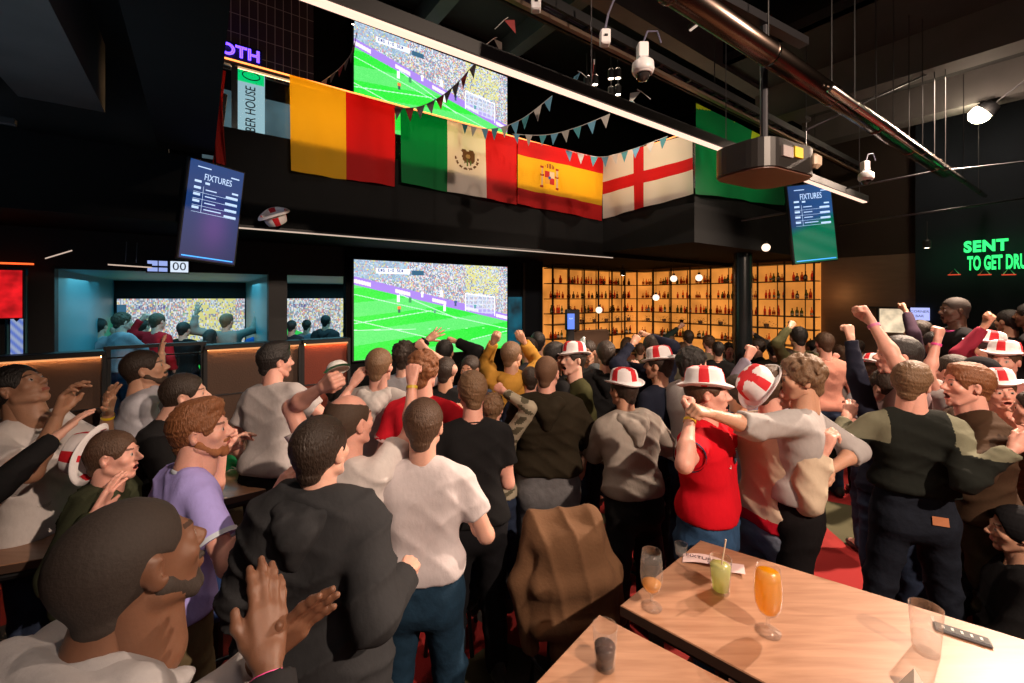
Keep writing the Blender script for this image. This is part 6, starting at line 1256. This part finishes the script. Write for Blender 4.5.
# --- stool with a coat thrown over it, a few bar stools
def stool(p, label, rz=0, seatc=(.03, .07, .2), hgt=.76, back=False):
    root = thing('bar_stool', label, 'stool', p, (0, 0, rz)); m = MB(); m.lathe([(0, hgt-.05), (.17, hgt-.05), (.185, hgt-.02), (.175, hgt), (0, hgt+.005)], 24); m.build('seat', mat('seat_%d' % int(seatc[2]*100), seatc, .5), root, True)
    for k in range(4):
        a = math.pi/4+k*math.pi/2; m = MB(); m.tube([(.12*math.cos(a), .12*math.sin(a), hgt-.05), (.21*math.cos(a), .21*math.sin(a), 0)], .014, 8); m.build('leg', BLK, root)
    m = MB(); m.tube([(.18*math.cos(a), .18*math.sin(a), .28) for a in np.linspace(0, 2*math.pi, 20, endpoint=False)], .009, 6, closed=True); m.build('foot_ring', STEEL, root)
    if back: m = MB(); m.box((0, -.18, hgt+.17), (.36, .03, .30), 0, None, .02); m.build('backrest', BLK, root)
    return root
cp = at(563, 600, 2.45); cp.z = 0
stool(cp, 'high stool under the brown coat', .2, (.02, .02, .02), .80)
root = thing('coat', 'brown coat thrown over the back of a high stool behind the bottom table', 'coat', (cp.x, cp.y, .36), (0, 0, .12))
P_ = [('c', (-.15, 0, .67), (.15, 0, .70), .055, .055), ('c', (-.15, -.10, .60), (.16, -.10, .62), .05, .05), ('c', (-.17, -.16, .40), (.17, -.16, .42), .05, .055), ('c', (-.16, -.19, .20), (.21, -.19, .22), .05, .055), ('c', (-.08, -.20, .08), (.25, -.20, .10), .045, .05),
      ('c', (-.17, -.02, .64), (-.24, -.06, .38), .07, .065), ('c', (-.24, -.06, .38), (-.20, -.12, .02), .065, .055), ('c', (.17, -.02, .66), (.24, -.05, .40), .065, .07), ('c', (.24, -.05, .40), (.30, -.10, .16), .07, .05), ('e', (.02, -.14, .36), (.23, .06, .32)), ('e', (.0, .0, .55), (.2, .17, .14)), ('c', (-.15, .12, .60), (.15, .12, .62), .05, .05), ('c', (-.17, .16, .3), (.17, .16, .3), .05, .05)]
V, Q = field_mesh(P_, .010, .06, lambda X: -folds([X[0], X[1], X[2]*.15], 77, .16, .013), [((0, 0, .05), (0, 0, -1))]); mesh_obj('cloth', V, Q, mat('coat_brown', (.13, .062, .026), .9, bump=.15, scale=60, var=.1), None, True, root)
for i, (x, y, z_, lab) in enumerate(((452, 620, 2.9, 'blue-topped bar stool between the white T-shirt and the black T-shirt'), (222, 560, 2.25, 'blue-topped bar stool right of the lavender polo shirt'), (640, 560, 3.3, 'bar stool behind the littered table'))):
    p = at(x, y, z_); p.z = 0; stool(p, lab, i, ((.05, .12, .4) if i < 2 else (.02, .02, .02)))

# --- small things people hold or wear loosely
def held_rod(a, b, r, label, name, m_):
    a = Vector(a); b = Vector(b); root = thing(name, label, 'stick', a); d = b-a
    m = MB(); m.tube([d*t for t in np.linspace(0, 1, 9)], [r*.3, r*.9, r, r, r, r, r, r*.9, r*.3], 14); m.build('tube', m_, root, True); m = MB(); m.tube([d*-.03, d*.02], r*.35, 8); m.build('valve', WHITEP, root); return root
held_rod(at(573, 373, 4.35), at(584, 337, 4.2), .035, 'pale inflatable cheering stick held up behind the bucket hats', 'inflatable_stick', mat('inflatable_pale', (.55, .68, .68), .25, trans=.3))
root = thing('cap', 'white cap with green peak held in a raised fist', 'cap', at(338, 371, 1.98), (.3, -.5, -1.3)); root.scale = (.66, .66, .66); m = MB(); m.lathe([(0, .07), (.05, .062), (.072, .035), (.078, 0), (.074, 0), (.068, .033), (.048, .058), (0, .066)], 24); m.build('crown', mat('cap_white', (.7, .7, .68), .7), root, True)
m = MB(); m.add([(math.cos(a)*.078, math.sin(a)*.078, .001) for a in np.linspace(-1.2, 1.2, 9)]+[(math.cos(a)*.078+.055*math.cos(a), math.sin(a)*.10, -.004) for a in np.linspace(-1.2, 1.2, 9)], [(i, i+1, i+10, i+9) for i in range(8)]); m.build('peak', mat('cap_green', (.02, .30, .16), .7), root)
